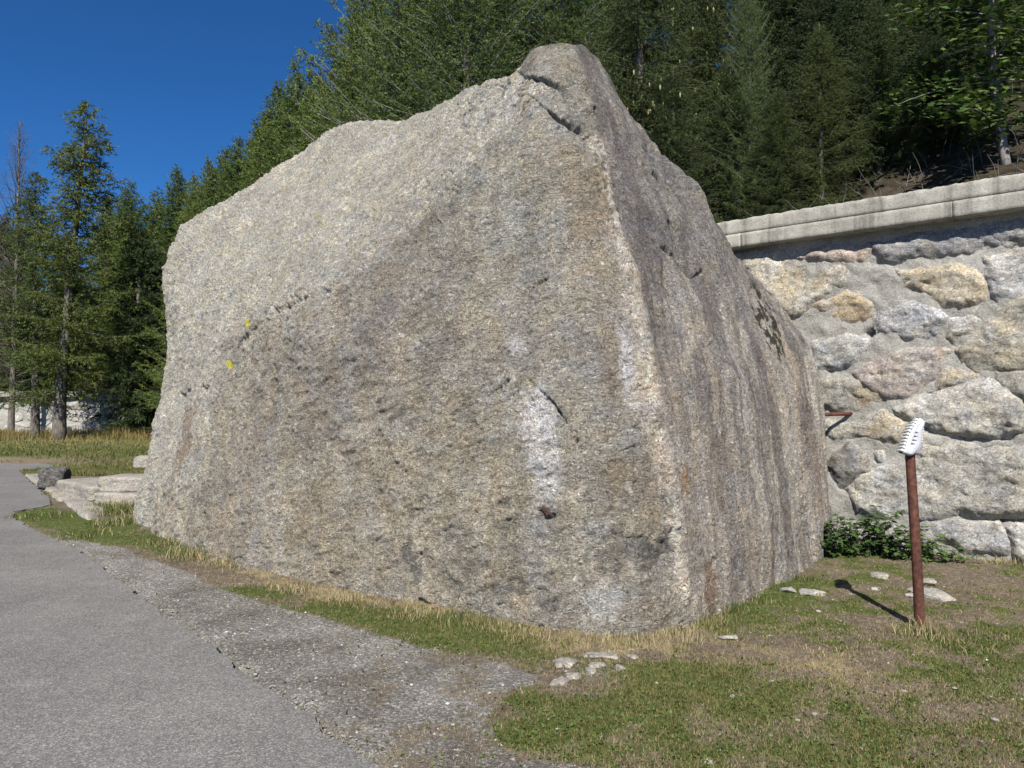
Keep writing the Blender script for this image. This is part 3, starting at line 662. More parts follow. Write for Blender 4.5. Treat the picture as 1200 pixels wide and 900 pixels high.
STONES = [
 ([(1026,284),(1092,272),(1143,265),(1160,275),(1159,291),(1105,300),(1054,303),(1035,297)], (0.235,0.235,0.245), .09),
 ([(1147,264),(1200,258),(1240,252),(1240,282),(1200,286),(1172,288),(1164,278)], (0.25,0.25,0.25), .09),
 ([(937,300),(972,288),(1010,286),(1023,294),(997,310),(969,309),(947,307)], (0.40,0.31,0.25), .05),
 ([(866,300),(934,296),(947,310),(978,313),(988,326),(959,345),(931,367),(915,357),(893,332),(871,313)], (0.46,0.42,0.33), .05),
 ([(1061,319),(1095,313),(1137,316),(1154,332),(1149,351),(1124,360),(1089,351),(1067,338)], (0.41,0.345,0.225), .06),
 ([(950,357),(991,343),(1016,354),(1015,370),(991,376),(969,370)], (0.40,0.29,0.15), .05),
 ([(1031,364),(1061,357),(1099,364),(1108,376),(1095,392),(1064,397),(1035,386)], (0.35,0.36,0.38), .08),
 ([(953,402),(991,392),(1016,398),(1000,424),(956,438)], (0.31,0.32,0.325), .05),
 ([(1007,436),(1048,414),(1092,410),(1108,417),(1092,440),(1061,462),(1038,465),(1016,449)], (0.29,0.235,0.20), .05),
 ([(1130,408),(1168,370),(1200,355),(1240,345),(1245,425),(1200,430),(1162,430),(1137,421)], (0.32,0.28,0.19), .06),
 ([(1155,305),(1195,296),(1240,290),(1240,335),(1200,345),(1172,350),(1162,330)], (0.42,0.41,0.39), .05),
 ([(1062,478),(1117,457),(1154,446),(1189,472),(1198,495),(1175,508),(1120,505),(1079,494)], (0.40,0.385,0.34), .11),
 ([(1079,530),(1120,528),(1166,531),(1205,523),(1232,522),(1230,600),(1190,602),(1160,601),(1131,598),(1090,605),(1077,570)], (0.33,0.315,0.275), .09),
 ([(971,535),(995,522),(1016,535),(1020,550),(1004,564),(987,569),(978,556)], (0.12,0.112,0.108), .10),
 ([(1023,532),(1036,527),(1043,534),(1036,543)], (0.40,0.385,0.34), .06),
 ([(962,492),(1000,494),(1035,484),(1056,500),(1045,518),(1010,514),(978,518)], (0.33,0.31,0.245), .04),
 ([(1015,555),(1050,550),(1064,573),(1062,600),(1039,605),(1007,596),(998,570)], (0.34,0.33,0.30), .05),
 ([(1099,612),(1160,615),(1177,625),(1178,650),(1131,645),(1102,630)], (0.31,0.31,0.30), .06),
 ([(1184,618),(1240,614),(1240,668),(1187,655)], (0.40,0.39,0.36), .06),
 ([(955,442),(1005,446),(1036,468),(1007,478),(960,483)], (0.31,0.29,0.235), .05),
 ([(1168,438),(1240,434),(1245,505),(1212,500),(1196,470),(1170,448)], (0.33,0.315,0.27), .06),
 ([(1112,432),(1160,434),(1150,442),(1110,456),(1080,466)], (0.36,0.34,0.29), .04),
 ([(990,612),(1040,612),(1060,640),(985,645)], (0.36,0.35,0.32), .04),
 ([(1110,375),(1140,366),(1150,378),(1122,405),(1108,400)], (0.36,0.35,0.31), .03),
]
def poly_sd(x, y, p):
    pts = [tuple(v) for v in p] + [tuple(p[0])]
    d, _ = seg_dist(x, y, pts); return np.where(in_poly(x, y, [tuple(v) for v in p]), d, -d)
def wall_stone(poly_sz, col, H, seed, parent, org, W0_, wu_, wn_, mat, cell=0.022, grow=1.27):
    p = np.array(poly_sz); c = p.mean(0); p = c + (p - c) * grow
    lo, hi = p.min(0) - .08, p.max(0) + .08; cell = max(cell, (hi - lo).max() / 70)
    a = np.arange(lo[0], hi[0], cell); b = np.arange(lo[1], hi[1], cell); A_, B_ = np.meshgrid(a, b, indexing='ij')
    P2 = np.stack([A_.ravel(), B_.ravel()], 1); Q3 = np.column_stack([P2, np.full(len(P2), seed * 3.7)])
    wx = P2[:, 0] + .05 * fbm(Q3, 3.5, 3, seed); wy = P2[:, 1] + .05 * fbm(Q3, 3.5, 3, seed + 8)
    sd_ = poly_sd(wx, wy, p) + .012 * fbm(Q3, 14, 2, seed + 9)
    size = np.sqrt(np.prod(hi - lo)); ew = min(.14, .26 * size)
    prof = np.clip(sd_ / ew, -1, 1); prof = np.where(prof > 0, 1 - (1 - prof) ** 2.2, prof * 1.2)
    rs = np.random.RandomState(seed); tl = rs.uniform(-.06, .06, 2)
    ins = np.clip(prof, 0, 1)
    h = -.012 + (H * .33 + .012) * prof + ((P2 - c) @ tl) * ins + .045 * fbm(W0_ + P2[:, :1] * wu_ + P2[:, 1:] * np.array([0, 0, 1.0]), 1.2, 3, 201)
    h += ins * (.030 * ridged(Q3, 2.2, 3, seed) + .02 * fbm(Q3, 2.0, 3, seed + 3) + .014 * ridged(Q3 * [1, 2.2, 1], 6, 3, seed + 2) + .008 * fbm(Q3, 20, 2, seed))
    Vv = W0_ + P2[:, :1] * wu_ + P2[:, 1:] * np.array([0, 0, 1.0]) + h[:, None] * wn_
    F = grid_faces(len(a), len(b)); F = F[(sd_[F] > -.03).all(1)]
    used = np.unique(F); mp = np.full(len(Vv), -1); mp[used] = np.arange(len(used)); F = mp[F]
    col = tuple(.6 * np.array(col) + .4 * np.array([.34, .33, .305]))
    t = np.tile(np.array(col), (len(Vv), 1)) * (1 + .28 * fbm(Q3, 2.5, 4, seed + 30))[:, None]
    if col[0] - col[2] > .05:
        rust = sstep(.1, .5, fbm(Q3, 2.2, 3, seed + 60))[:, None] * .32; t = t * (1 - rust) + np.array([.44, .33, .18]) * rust
    pale = sstep(.15, .55, fbm(Q3, 3.0, 3, seed + 80))[:, None] * .5; t = t * (1 - pale) + np.array([.40, .39, .36]) * pale
    edge = (1 - sstep(.05, .65, prof + .5 * fbm(Q3, 4, 4, seed + 70)))[:, None] * .9       # mortar smeared over the rim
    t = t * (1 - edge) + np.array([.365, .35, .315]) * edge
    return mobj('stone', Vv[used] - org, [F], mat, parent, cols={'tint': np.clip(t[used], .02, .8)})
for i, (poly, col, H) in enumerate(STONES):
    wall_stone([wall_sz(*p) for p in poly], col, H, 300 + i, wall, worg, W0, wu, wnrm, M['wall_stone'])
rnd = random.Random(5)
for i in range(26):                            # the wall goes on out of the picture to the right
    cs = -0.9 - (i // 5) * 1.05 - rnd.uniform(0, .25); cz = 0.35 + (i % 5) * 0.74 + (0.2 if (i // 5) % 2 else 0); a = rnd.uniform(.34, .5); b = rnd.uniform(.24, .33)
    if cz > 3.4: continue
    poly = [(cs + a * math.cos(t) * rnd.uniform(.85, 1.1), cz + b * math.sin(t) * rnd.uniform(.8, 1.1)) for t in [k * math.pi / 4 + .3 for k in range(8)]]
    g = rnd.uniform(.25, .4); wall_stone(poly, (g, g * .95, g * .85), .05, 400 + i, wall, worg, W0, wu, wnrm, M['wall_stone'])
# coping: weathered upper band and lower slabs
def coping(s0, s1, z0, z1, o0, o1, seed, rough, name, parent, org):
    n = max(2, int((s1 - s0) / 0.03)); s = np.linspace(s0, s1, n)
    prof = [(o0, z0), (o1 - .012, z0), (o1, z0 + .012)] + [(o1, z0 + .012 + (z1 - z0 - .024) * k / 5) for k in range(1, 5)] + [(o1, z1 - .012), (o1 - .012, z1)] + [(o1 - .012 + (o0 - o1) * k / 8, z1) for k in range(1, 9)]
    PV = []
    for o, z in prof: PV.append(W0 + s[:, None] * wu + o * wnrm + np.array([0, 0, z]))
    PV = np.array(PV).transpose(1, 0, 2); shp = PV.shape; Q = PV.reshape(-1, 3)
    topness = np.clip((Q[:, 2] - z0) / (z1 - z0), 0, 1) ** 3
    Q = Q + wnrm * (0.004 * fbm(Q, 20, 3, seed) - rough * topness * np.clip(fbm(Q, 9, 3, seed + 2), 0, 1))[:, None]
    Q[:, 2] += topness * rough * (fbm(Q * [1, 1, 0], 5, 5, seed + 4, .65) + 0.6 * ridged(Q * [1, 1, 0], 34, 2, seed + 5)) * 0.32
    F = grid_faces(shp[0], shp[1]); k = shp[1]
    a = list(range(k)); e = [(shp[0] - 1) * k + i for i in range(k)]
    cap = np.array([[a[0], a[i], a[i + 1]] for i in range(1, k - 1)] + [[e[0], e[i + 1], e[i]] for i in range(1, k - 1)])
    return mobj(name, Q - org, [F, cap], M['concrete'], parent)
cuts = [-6.5, -4.3, -1.95, 0.55, 2.9, 5.3]
for i in range(len(cuts) - 1):
    coping(cuts[i] + .003, cuts[i + 1] - .003, COP_Z - 0.03, COP_Z + 0.145, -0.55, 0.215, 500 + i, 0.004, 'coping_slab', wall, worg)
coping(-6.5, 5.3, COP_Z + 0.151, COP_Z + 0.325, -0.55, 0.203, 520, 0.03, 'parapet_band', wall, worg)

# rusty iron stub sticking out of the wall, and the pole with the shoe
s_, z_ = wall_sz(1003, 484.5)
a_ = wall_pt(s_, z_, -0.05); e_ = at(958, 486, 8.75)
pv, pf, pt = tube([a_, a_ * .7 + e_ * .3, a_ * .3 + e_ * .7, e_], [.022] * 4, 12)
tag(mobj('iron_stub', pv, [pf, pt], M['rust'], origin=a_), 'short rusty iron bar sticking sideways out of the stone wall', 'iron bar')
pb = gp(1078, 736); ptop = at(1066.5, 521, pb[1] - 0.01)
pts = [pb + (ptop - pb) * t + np.array([.004 * math.sin(t * 5), 0, 0]) for t in np.linspace(-0.06, 1, 24)]
pv, pf, pt = tube(pts, np.linspace(.037, .033, 24), 24)
pv = pv + (fbm(pv, 25, 3, 91) * .0018)[:, None] * np.array([1, 1, 0])
tag(mobj('rusty_pole', pv, [pf, pt], M['rust'], origin=pb), 'rusty brown iron pole standing in the turf with a shoe on top', 'pole')

# the shoe: toe up, sole towards the left, slipped over the pole top
shoe = empty('shoe', ptop, 'white running shoe stuck toe-up on top of the rusty pole', 'shoe')
toe_px, heel_px = (1071.5, 488), (1056.5, 531)
toe = at(*toe_px, ptop[1] - .0) - ptop; heel = at(*heel_px, ptop[1] - .03) - ptop
ax = toe - heel; Ls = np.linalg.norm(ax); ax /= Ls
up = np.array([1.0, -0.05, 0.1]); up -= ax * up.dot(ax); up /= np.linalg.norm(up)      # instep side looks right
sid = np.cross(ax, up)
def section(t, lo, hi, w, n=20, sq=3.0):
    out = []
    for k in range(n):
        th = 2 * math.pi * k / n; c, s = math.cos(th), math.sin(th)
        x = math.copysign(abs(c) ** (2 / sq), c) * w; y = (lo + hi) / 2 + math.copysign(abs(s) ** (2 / sq), s) * (hi - lo) / 2
        out.append(heel + ax * (t * Ls) + sid * x + up * y)
    return out
def loft(rows, name, mat, parent, smooth=True):
    n = len(rows[0]); Vv = [v for r in rows for v in r]; F = []
    for i in range(len(rows) - 1):
        for k in range(n): F.append((i * n + k, i * n + (k + 1) % n, (i + 1) * n + (k + 1) % n, (i + 1) * n + k))
    Vv += [np.mean(rows[0], 0), np.mean(rows[-1], 0)]; T = []
    for k in range(n): T.append((len(Vv) - 2, (k + 1) % n, k)); T.append((len(Vv) - 1, (len(rows) - 1) * n + k, (len(rows) - 1) * n + (k + 1) % n))
    return mobj(name, np.array(Vv), [np.array(F), np.array(T)], mat, parent, smooth=smooth)
tw = [(0.0, .018), (.02, .03), (.08, .036), (.2, .038), (.38, .034), (.55, .041), (.72, .047), (.85, .043), (.94, .032), (.985, .018), (1.0, .006)]
def spring(t): return 0.035 * max(0, t - .6) ** 1.5 / .25
loft([section(t, -.004 + spring(t), .024 + spring(t), w + .006) for t, w in tw], 'midsole', M['shoe_sole'], shoe)
loft([section(t, -.016 + spring(t), 0.0 + spring(t), w + .001) for t, w in tw], 'outsole', M['shoe_black'], shoe)
uh = [(.012, .03, .05), (.05, .036, .062), (.12, .037, .07), (.22, .037, .078), (.34, .036, .085), (.42, .036, .085), (.5, .038, .08), (.6, .04, .071), (.7, .043, .062), (.8, .042, .054), (.89, .035, .047), (.95, .024, .040), (.985, .01, .034)]
loft([section(t, .018 + spring(t), h * 1.25 + spring(t), w, sq=2.4) for t, w, h in uh], 'upper', M['shoe_white'], shoe)
loft([section(.10 + .26 * k / 6, .080 + .012 * k / 6, .106 + .010 * k / 6 - .006 * abs(k - 3) / 3, .024 + .008 * math.sin(k / 6 * math.pi), sq=2.2) for k in range(7)], 'collar', M['shoe_grey'], shoe)
for k in range(11):
    t = .02 + k * .087; t2 = t + .062
    w, w2 = [np.interp(q, [a for a, b in tw], [b for a, b in tw]) + .005 for q in (t, t2)]
    loft([section(t, -.021 + spring(t), -.002 + spring(t), w, 12, 4), section(t2, -.021 + spring(t2), -.002 + spring(t2), w2, 12, 4)], 'sole_lug', M['shoe_sole'], shoe)
for k in range(6):
    t = .44 + k * .065; h = np.interp(t, [a for a, b, c in uh], [c for a, b, c in uh]) + spring(t)
    p = [heel + ax * (t * Ls) + sid * (x) + up * (h * 1.25 + .004 - abs(x) * .3) for x in (-.026, -.012, 0, .012, .026)]
    v_, f_, t_ = tube(p, .004, 6); mobj('lace', v_, [f_, t_], M['shoe_sole'], shoe)
for sg in (-1, 1):
    for k in range(4):
        t = .3 + k * .10
        hh = np.interp(t, [a for a, b, c in uh], [c for a, b, c in uh]); ww = np.interp(t, [a for a, b, c in uh], [b for a, b, c in uh])
        p = [heel + ax * ((t + .02 * j / 4) * Ls) + sid * sg * (ww * (1.05 - .3 * (j / 4) ** 2)) + up * (.028 + (hh - .04) * j / 4) for j in range(5)]
        v_, f_, t_ = tube(p, [.004] * 5, 6); mobj('side_stripe', v_, [f_, t_], M['shoe_grey'], shoe)

# ================================================================== HILLSIDE behind the wall and boulder
HE = [((15.5, -0.6), (.61, .79), 3.6), ((W0 + wu * -4)[:2], (.61, .79), 3.6), (tuple((W0 + wu * 0 - wnrm * .5)[:2]), (.61, .79), 3.6), (tuple((W0 + wu * 4.6 - wnrm * .5)[:2]), (.55, .83), 3.5),
      ((-1.0, 15.5), (.6, .8), 2.6), ((-4.5, 25), (.6, .8), 2.4), ((-13, 44), (.4, .9), 2.4), ((-24, 52), (.05, 1), 2.5), ((-45, 53.5), (-.1, 1), 2.5), ((-110, 56), (-.2, 1), 2.5)]
he = np.array([[*a, *b, h] for a, b, h in HE], float)
tt = np.linspace(0, len(he) - 1, 260); hei = np.column_stack([np.interp(tt, np.arange(len(he)), he[:, k]) for k in range(5)])
dist = np.concatenate([[0, 0], np.linspace(.25, 14, 50), np.linspace(15, 75, 40)])
HV = np.zeros((260, len(dist), 3))
for j, d in enumerate(dist):
    HV[:, j, 0] = hei[:, 0] + hei[:, 2] * d; HV[:, j, 1] = hei[:, 1] + hei[:, 3] * d
    slope = np.interp(tt, [0, 3, 4, 6, 9], [.62, .62, .55, .22, .2])
    HV[:, j, 2] = hei[:, 4] + slope * (d - .4 * (1 - math.exp(-d))) if j > 0 else -0.4
HQ = HV.reshape(-1, 3); nz = 0.16 * fbm(HQ, .8, 4, 601) * np.clip(np.tile(dist, 260) / 1.5, 0, 1) + 0.5 * fbm(HQ, .15, 2, 611) * np.clip(np.tile(dist, 260) / 8, 0, 1)
HQ[:, 2] += nz
tag(mobj('hillside', HQ, [grid_faces(260, len(dist))], M['hill']), kind='structure')
hill_xy = HQ.reshape(260, -1, 3)[:, 2:].reshape(-1, 3)
he_poly = [tuple(p) for p in he[:, :2]] + [(-110, 200), (60, 200), (60, -.6)]
def terrain(x, y):
    if not in_poly(np.array([x]), np.array([y]), he_poly)[0]: return 0.0
    d = (hill_xy[:, 0] - x) ** 2 + (hill_xy[:, 1] - y) ** 2; k = np.argsort(d)[:4]
    return float(np.average(hill_xy[k, 2], weights=1 / (d[k] + .01)))

# ================================================================== TREES
def foliage_mesh(name, starts, dirs, lens, step, nl, nw, ntuft, col_a, col_b, rs, spread=0.9):
    """needles along every twig: thin triangles"""
    cnt = np.maximum(2, (lens / step).astype(int)); idx = np.repeat(np.arange(len(lens)), cnt * ntuft)
    n = len(idx); t = rs.uniform(0.0, 1.05, n)
    base = starts[idx] + dirs[idx] * (lens[idx] * t)[:, None]
    base[:, 2] -= 0.12 * lens[idx] * t ** 2
    rnd_ = rs.normal(size=(n, 3)); rnd_ /= np.linalg.norm(rnd_, axis=1)[:, None]
    d = dirs[idx] * 0.6 + rnd_ * spread; d /= np.linalg.norm(d, axis=1)[:, None]
    w = np.cross(d, rs.normal(size=(n, 3))); w /= np.linalg.norm(w, axis=1)[:, None] + 1e-9
    L = nl * rs.uniform(.6, 1.25, n); W = nw * rs.uniform(.7, 1.2, n)
    a = base - w * (W / 2)[:, None]; b = base + w * (W / 2)[:, None]; c = base + d * L[:, None]
    Vv = np.stack([a, b, c], 1).reshape(-1, 3); T = np.arange(n * 3).reshape(-1, 3)
    tv = rs.uniform(0, 1, len(lens))[idx] * .7 + rs.uniform(0, 1, n) * .3
    col = np.array(col_a)[None] * (1 - tv)[:, None] + np.array(col_b)[None] * tv[:, None]
    return mesh_np(name, Vv, [T], M['leaf'], smooth=False, cols={'shade': np.repeat(col, 3, 0)})
def conifer(name, seed, H, Lmax, rf=.017, z0=.12, dz=.3, nb=5, e0=-12, e1=55, curve=.18, tw_len=.42, tw_step=.13, step=.04, nl=.06, nw=.016, ntuft=2,
            ca=(.03, .05, .014), cb=(.085, .12, .035), power=.8, droop=.15, bark='bark', twig='twig', lean=0.0, jitter=.35, wfrac=.0, foliage=True, sparse=0.0):
    rs = np.random.RandomState(seed); rn = random.Random(seed)
    # trunk
    ntr = 22; tz = np.linspace(-.3, H, ntr); wob = np.cumsum(rs.normal(0, .018 * H / 18, (ntr, 2)), 0); wob -= wob[0]
    tp = np.column_stack([wob[:, 0] + lean * np.clip(tz / H, 0, 1) ** 1.3, wob[:, 1], tz]); r0 = rf * H
    tr = r0 * np.clip(1 - tz / H, 0, 1) ** .8 + .006; tr[0] *= 1.35; tr[1] *= 1.1
    tv, tf, ttri = tube(tp, tr, 12)
    tv = tv + (fbm(tv * [4, 4, 1], 2.0, 3, seed) * .015)[:, None] * np.array([1, 1, 0])
    trunk = mesh_np(name + '_trunk', tv, [tf, ttri], M[bark])
    A = Acc(); S_, D_, L_ = [], [], []
    z = z0 * H
    while z < H * .985:
        f = min(1.0, max(0.0, (z / H - z0) / (1 - z0)))
        prof = ((1 - f) ** power) * (0.55 + .45 * min(1, f / .12 + .2))
        for k in range(nb if f < .9 else 4):
            if rn.random() < sparse: continue
            az = rn.uniform(0, 2 * math.pi); L = max(.22, Lmax * prof * rn.uniform(1 - jitter * 1.6, 1 + jitter * .5))
            el = R(e0 + (e1 - e0) * f ** 1.4 + rn.uniform(-12, 12)); zb = z + rn.uniform(-.5, .5) * dz
            b0 = np.array([np.interp(zb, tz, tp[:, 0]), np.interp(zb, tz, tp[:, 1]), zb]); hd = np.array([math.cos(az), math.sin(az), 0])
            sd2 = np.array([-hd[1], hd[0], 0]); bend = rn.uniform(-.18, .18)
            s = np.linspace(0, 1, 7)
            bp = b0 + np.outer(s * L * math.cos(el), hd) + np.outer(bend * L * s ** 2, sd2) + np.outer(L * (s * math.sin(el) + curve * (s ** 2 - .35 * s)), [0, 0, 1])
            A.tube(bp, np.linspace(.008 * L + .005, .003, 7), 4, False)
            m = max(3, int(L / tw_step)); sv = np.sort(rs.uniform(wfrac if f < .7 else .05, 1.0, m))
            for q, s1 in enumerate(sv):
                pos = np.array([np.interp(s1, s, bp[:, i]) for i in range(3)]); i1 = min(5, int(s1 * 6)); tg = bp[i1 + 1] - bp[i1]; tg /= np.linalg.norm(tg)
                sg = 1 if q % 2 else -1
                d = tg * rn.uniform(.3, .9) + sd2 * sg * rn.uniform(.2, 1.0) + np.array([0, 0, rn.uniform(-1, .6) * .5 - droop]); d /= np.linalg.norm(d)
                l = tw_len * (1.15 - .75 * s1) * rn.uniform(.5, 1.2) * min(1, L / 1.2 + .25)
                S_.append(pos); D_.append(d); L_.append(l)
            S_.append(bp[5]); d = bp[6] - bp[5]; S = np.linalg.norm(d); D_.append(d / S); L_.append(S + .06)
        z += dz * (1 - .45 * f) * rn.uniform(.7, 1.3)
    S_, D_, L_ = np.array(S_), np.array(D_), np.array(L_)
    # twig wood: 3-sided slivers
    e = S_ + D_ * L_[:, None]; e[:, 2] -= .12 * L_; o = np.cross(D_, rs.normal(size=D_.shape)); o /= np.linalg.norm(o, axis=1)[:, None]; o *= .004
    n0 = len(S_); A.add(np.concatenate([S_ - o, S_ + o, e]), None, np.stack([np.arange(n0), np.arange(n0) + n0, np.arange(n0) + 2 * n0], 1))
    bv, bf = A.get(); br = mesh_np(name + '_branches', bv, bf, M[twig])
    fol = foliage_mesh(name + '_needles', S_, D_, L_, step, nl, nw, ntuft, ca, cb, rs) if foliage else None
    return dict(H=H, trunk=trunk, branches=br, crown=fol, tips=e)
LA, LB = (.048, .075, .016), (.16, .215, .048)
SA, SB = (.026, .042, .012), (.082, .112, .032)
K = {}
K['larch_a'] = conifer('larch_a', 11, 14, 3.2, z0=.05, dz=.24, nb=6, e0=-5, e1=60, curve=.30, tw_len=.7, tw_step=.10, step=.045, nl=.10, nw=.034, ca=LA, cb=LB, power=.68)
K['larch_b'] = conifer('larch_b', 12, 14, 2.8, z0=.05, dz=.23, nb=6, e0=0, e1=65, curve=.34, tw_len=.65, tw_step=.10, step=.045, nl=.10, nw=.034, ca=LA, cb=LB, jitter=.45, power=.62)
K['larch_near'] = conifer('larch_near', 13, 12, 3.6, z0=.03, dz=.22, nb=6, e0=-10, e1=50, curve=.28, tw_len=.65, tw_step=.085, step=.034, nl=.075, nw=.022, ca=LA, cb=LB, twig='twig_grey', power=.6)
K['larch_old'] = conifer('larch_old', 14, 18, 4.4, z0=.15, dz=.34, nb=5, e0=-10, e1=30, curve=.26, tw_len=1.0, tw_step=.14, step=.06, nl=.17, nw=.05, ca=(.042, .062, .016), cb=(.135, .17, .046), power=.72, lean=1.3, jitter=.55, droop=.2, sparse=.12)
K['spruce'] = conifer('spruce', 15, 12, 3.2, z0=.02, dz=.21, nb=7, e0=-16, e1=45, curve=.12, tw_len=.6, tw_step=.08, step=.032, nl=.065, nw=.025, ca=SA, cb=SB, droop=.45, power=.7)
K['spruce_dense'] = conifer('spruce_dense', 16, 10, 3.1, z0=.01, dz=.2, nb=7, e0=-10, e1=45, curve=.10, tw_len=.55, tw_step=.075, step=.032, nl=.065, nw=.028, ca=SA, cb=SB, droop=.3, power=.65)
K['spruce_far'] = conifer('spruce_far', 17, 15, 4.2, z0=.03, dz=.3, nb=6, e0=-20, e1=40, curve=.15, tw_len=.9, tw_step=.13, step=.06, nl=.17, nw=.055, ca=SA, cb=SB, droop=.4, power=.7)
K['bare'] = conifer('bare_larch', 18, 15, 3.4, z0=.15, dz=.3, nb=5, e0=25, e1=65, curve=.3, tw_len=1.0, tw_step=.16, foliage=False, twig='twig', bark='bark', power=.6, rf=.009)
def plant_tree(kind, name, px_, d, top_py, label, cat='tree', group=None, az=0.0, wide=1.0, sink=0.1):
    k = K[kind]; x = (px_ - 600) / F_PX * d; z = terrain(x, d)
    ztop = at(px_, top_py, d)[2]; sc = (ztop - z) / k['H']
    root = empty(name, (x, d, z - sink), label, cat, group); root.rotation_euler = (0, 0, R(az)); root.scale = (sc * wide, sc * wide, sc)
    for part in ('trunk', 'branches', 'crown'):
        if k[part] is not None: link(part, k[part], root)
    return root, sc
GL = 'larches beside the lawn'; GB = 'larches rising behind the boulder'; GH = 'conifers on the slope above the wall'
plant_tree('larch_old', 'larch_tree', 70, 40, 116, 'tall old larch with a crooked top and bare lower trunk at the lawn edge', az=0)
plant_tree('larch_old', 'larch_tree', 42, 43, 195, 'lower old larch whose trunk stands close beside the tall crooked one', az=140, wide=.9)
plant_tree('bare', 'bare_tree', 14, 47, 140, 'bare grey leafless tree beside the old larches', az=60)
plant_tree('bare', 'bare_tree', -22, 50, 170, 'bare grey leafless tree beside the old larches', az=200)
tag(C.objects['bare_tree'], group='bare grey trees by the lawn'); tag(C.objects['bare_tree.001'], group='bare grey trees by the lawn')
for px_, d, ty, kind, az in [(150, 54, 212, 'larch_a', 20), (203, 47, 197, 'larch_b', 70), (178, 55, 222, 'larch_a', 200), (232, 44, 222, 'larch_b', 300), (120, 58, 232, 'larch_b', 110), (-60, 56, 200, 'larch_a', 40), (-120, 56, 170, 'larch_b', 170)]:
    plant_tree(kind, 'larch_tree', px_, d, ty, 'slender larch in the row between the lawn and the boulder', group=GL, az=az, wide=1.25)
for px_, d, ty, az in [(160, 43, 262, 0), (190, 45, 290, 200), (20, 56, 262, 30), (75, 56, 270, 300), (225, 46, 275, 45), (0, 60, 250, 12), (140, 60, 245, 99), (205, 58, 250, 190)]:
    plant_tree('spruce_far', 'spruce_tree', px_, d, ty, 'dark spruce with branches down to the tall grass behind the lawn', group='dark spruces behind the lawn', az=az)
for px_, d, ty, kind, az, wd in [(243, 30, 185, 'larch_b', 10, .9), (275, 28, 158, 'larch_a', 50, 1.0), (306, 27, 128, 'larch_b', 130, 1.1), (344, 26, 66, 'larch_a', 250, .9), (300, 33, 150, 'larch_a', 15, 1.1), (378, 24, 92, 'larch_b', 330, 1.15), (258, 34, 172, 'larch_a', 90, 1.1), (325, 30, 100, 'larch_b', 20, 1.2), (362, 31, 78, 'larch_a', 140, 1.2), (224, 36, 205, 'larch_b', 60, 1.0)]:
    plant_tree(kind, 'larch_tree', px_, d, ty, 'green larch showing above the sloping left shoulder of the boulder', group='larches above the left shoulder of the boulder', az=az, wide=wd)
for px_, d, ty, kind, az, wd in [(432, 21, -25, 'larch_near', 80, 1.0), (478, 18, -95, 'larch_near', 190, 1.0), (545, 15.5, -160, 'larch_near', 20, 1.0), (412, 27, 30, 'larch_a', 77, 1.0), (520, 24, -90, 'larch_a', 120, 1.2), (610, 20, -130, 'larch_near', 270, 1.0), (585, 28, -60, 'larch_b', 222, 1.3), (670, 19, -110, 'larch_near', 140, 1.0), (715, 27, -80, 'larch_a', 320, 1.3)]:
    plant_tree(kind, 'larch_tree', px_, d, ty, 'tall larch close behind the pointed top of the boulder', group=GB, az=az, wide=wd)
cone_trees = []
for px_, d, ty, az, wd in [(752, 13.2, -160, 10, .95), (838, 14.2, -120, 100, .9)]:
    cone_trees.append(plant_tree('spruce', 'spruce_tree', px_, d, ty, ['cone-bearing spruce partly hidden by the right slope of the boulder top', 'cone-bearing spruce standing where the boulder meets the coping'][int(px_ > 800)], group='spruces hung with pale cones', az=az, wide=wd))
for px_, d, ty, kind, az, wd in [(882, 12.4, -30, 'larch_near', 33, .6), (935, 15.5, -130, 'spruce_dense', 60, 1.0), (995, 13.6, -120, 'spruce_dense', 200, 1.05), (1065, 14.8, -140, 'spruce_dense', 320, 1.0), (1010, 18, -260, 'spruce', 20, 1.1), (1130, 17, -200, 'spruce_dense', 80, 1.1),
                                 (900, 20, -200, 'spruce', 170, 1.1), (1210, 15.5, -180, 'spruce_dense', 150, 1.0), (800, 20, -150, 'spruce', 250, 1.1), (1090, 22, -260, 'spruce', 10, 1.2), (1300, 14, -160, 'spruce_dense', 10, 1.0), (915, 11.9, 95, 'spruce_dense', 40, 1.1), (965, 11.9, 20, 'spruce_dense', 130, 1.0), (1035, 11.9, -10, 'spruce_dense', 230, 1.0), (1100, 12.2, 10, 'spruce_dense', 20, .9), (860, 12.6, 60, 'spruce_dense', 75, 1.0), (790, 12.4, 70, 'spruce_dense', 175, 1.0), (1160, 13.5, -60, 'spruce_dense', 260, 1.0), (1250, 12.5, -40, 'spruce_dense', 100, .9), (1130, 11.9, 70, 'spruce_dense', 300, 1.0), (1075, 11.6, 110, 'spruce_dense', 15, 1.1), (1165, 12.4, 40, 'spruce_dense', 215, 1.0), (1225, 11.4, 60, 'spruce_dense', 45, 1.0), (960, 24, -220, 'spruce', 290, 1.2), (1400, 15, -160, 'spruce', 80, 1.0), (1180, 24, -260, 'spruce', 190, 1.2)]:
    lab = 'thin pale-twigged larch rising behind the coping of the wall' if kind == 'larch_near' else ('dense dark spruce on the slope above the wall' if kind == 'spruce_dense' else 'tall dark spruce standing farther up the slope above the wall')
    plant_tree(kind, 'larch_tree' if kind == 'larch_near' else 'spruce_tree', px_, d, ty, lab, group=None if kind == 'larch_near' else ('dense spruces above the wall' if kind == 'spruce_dense' else 'tall spruces up the slope'), az=az, wide=wd)
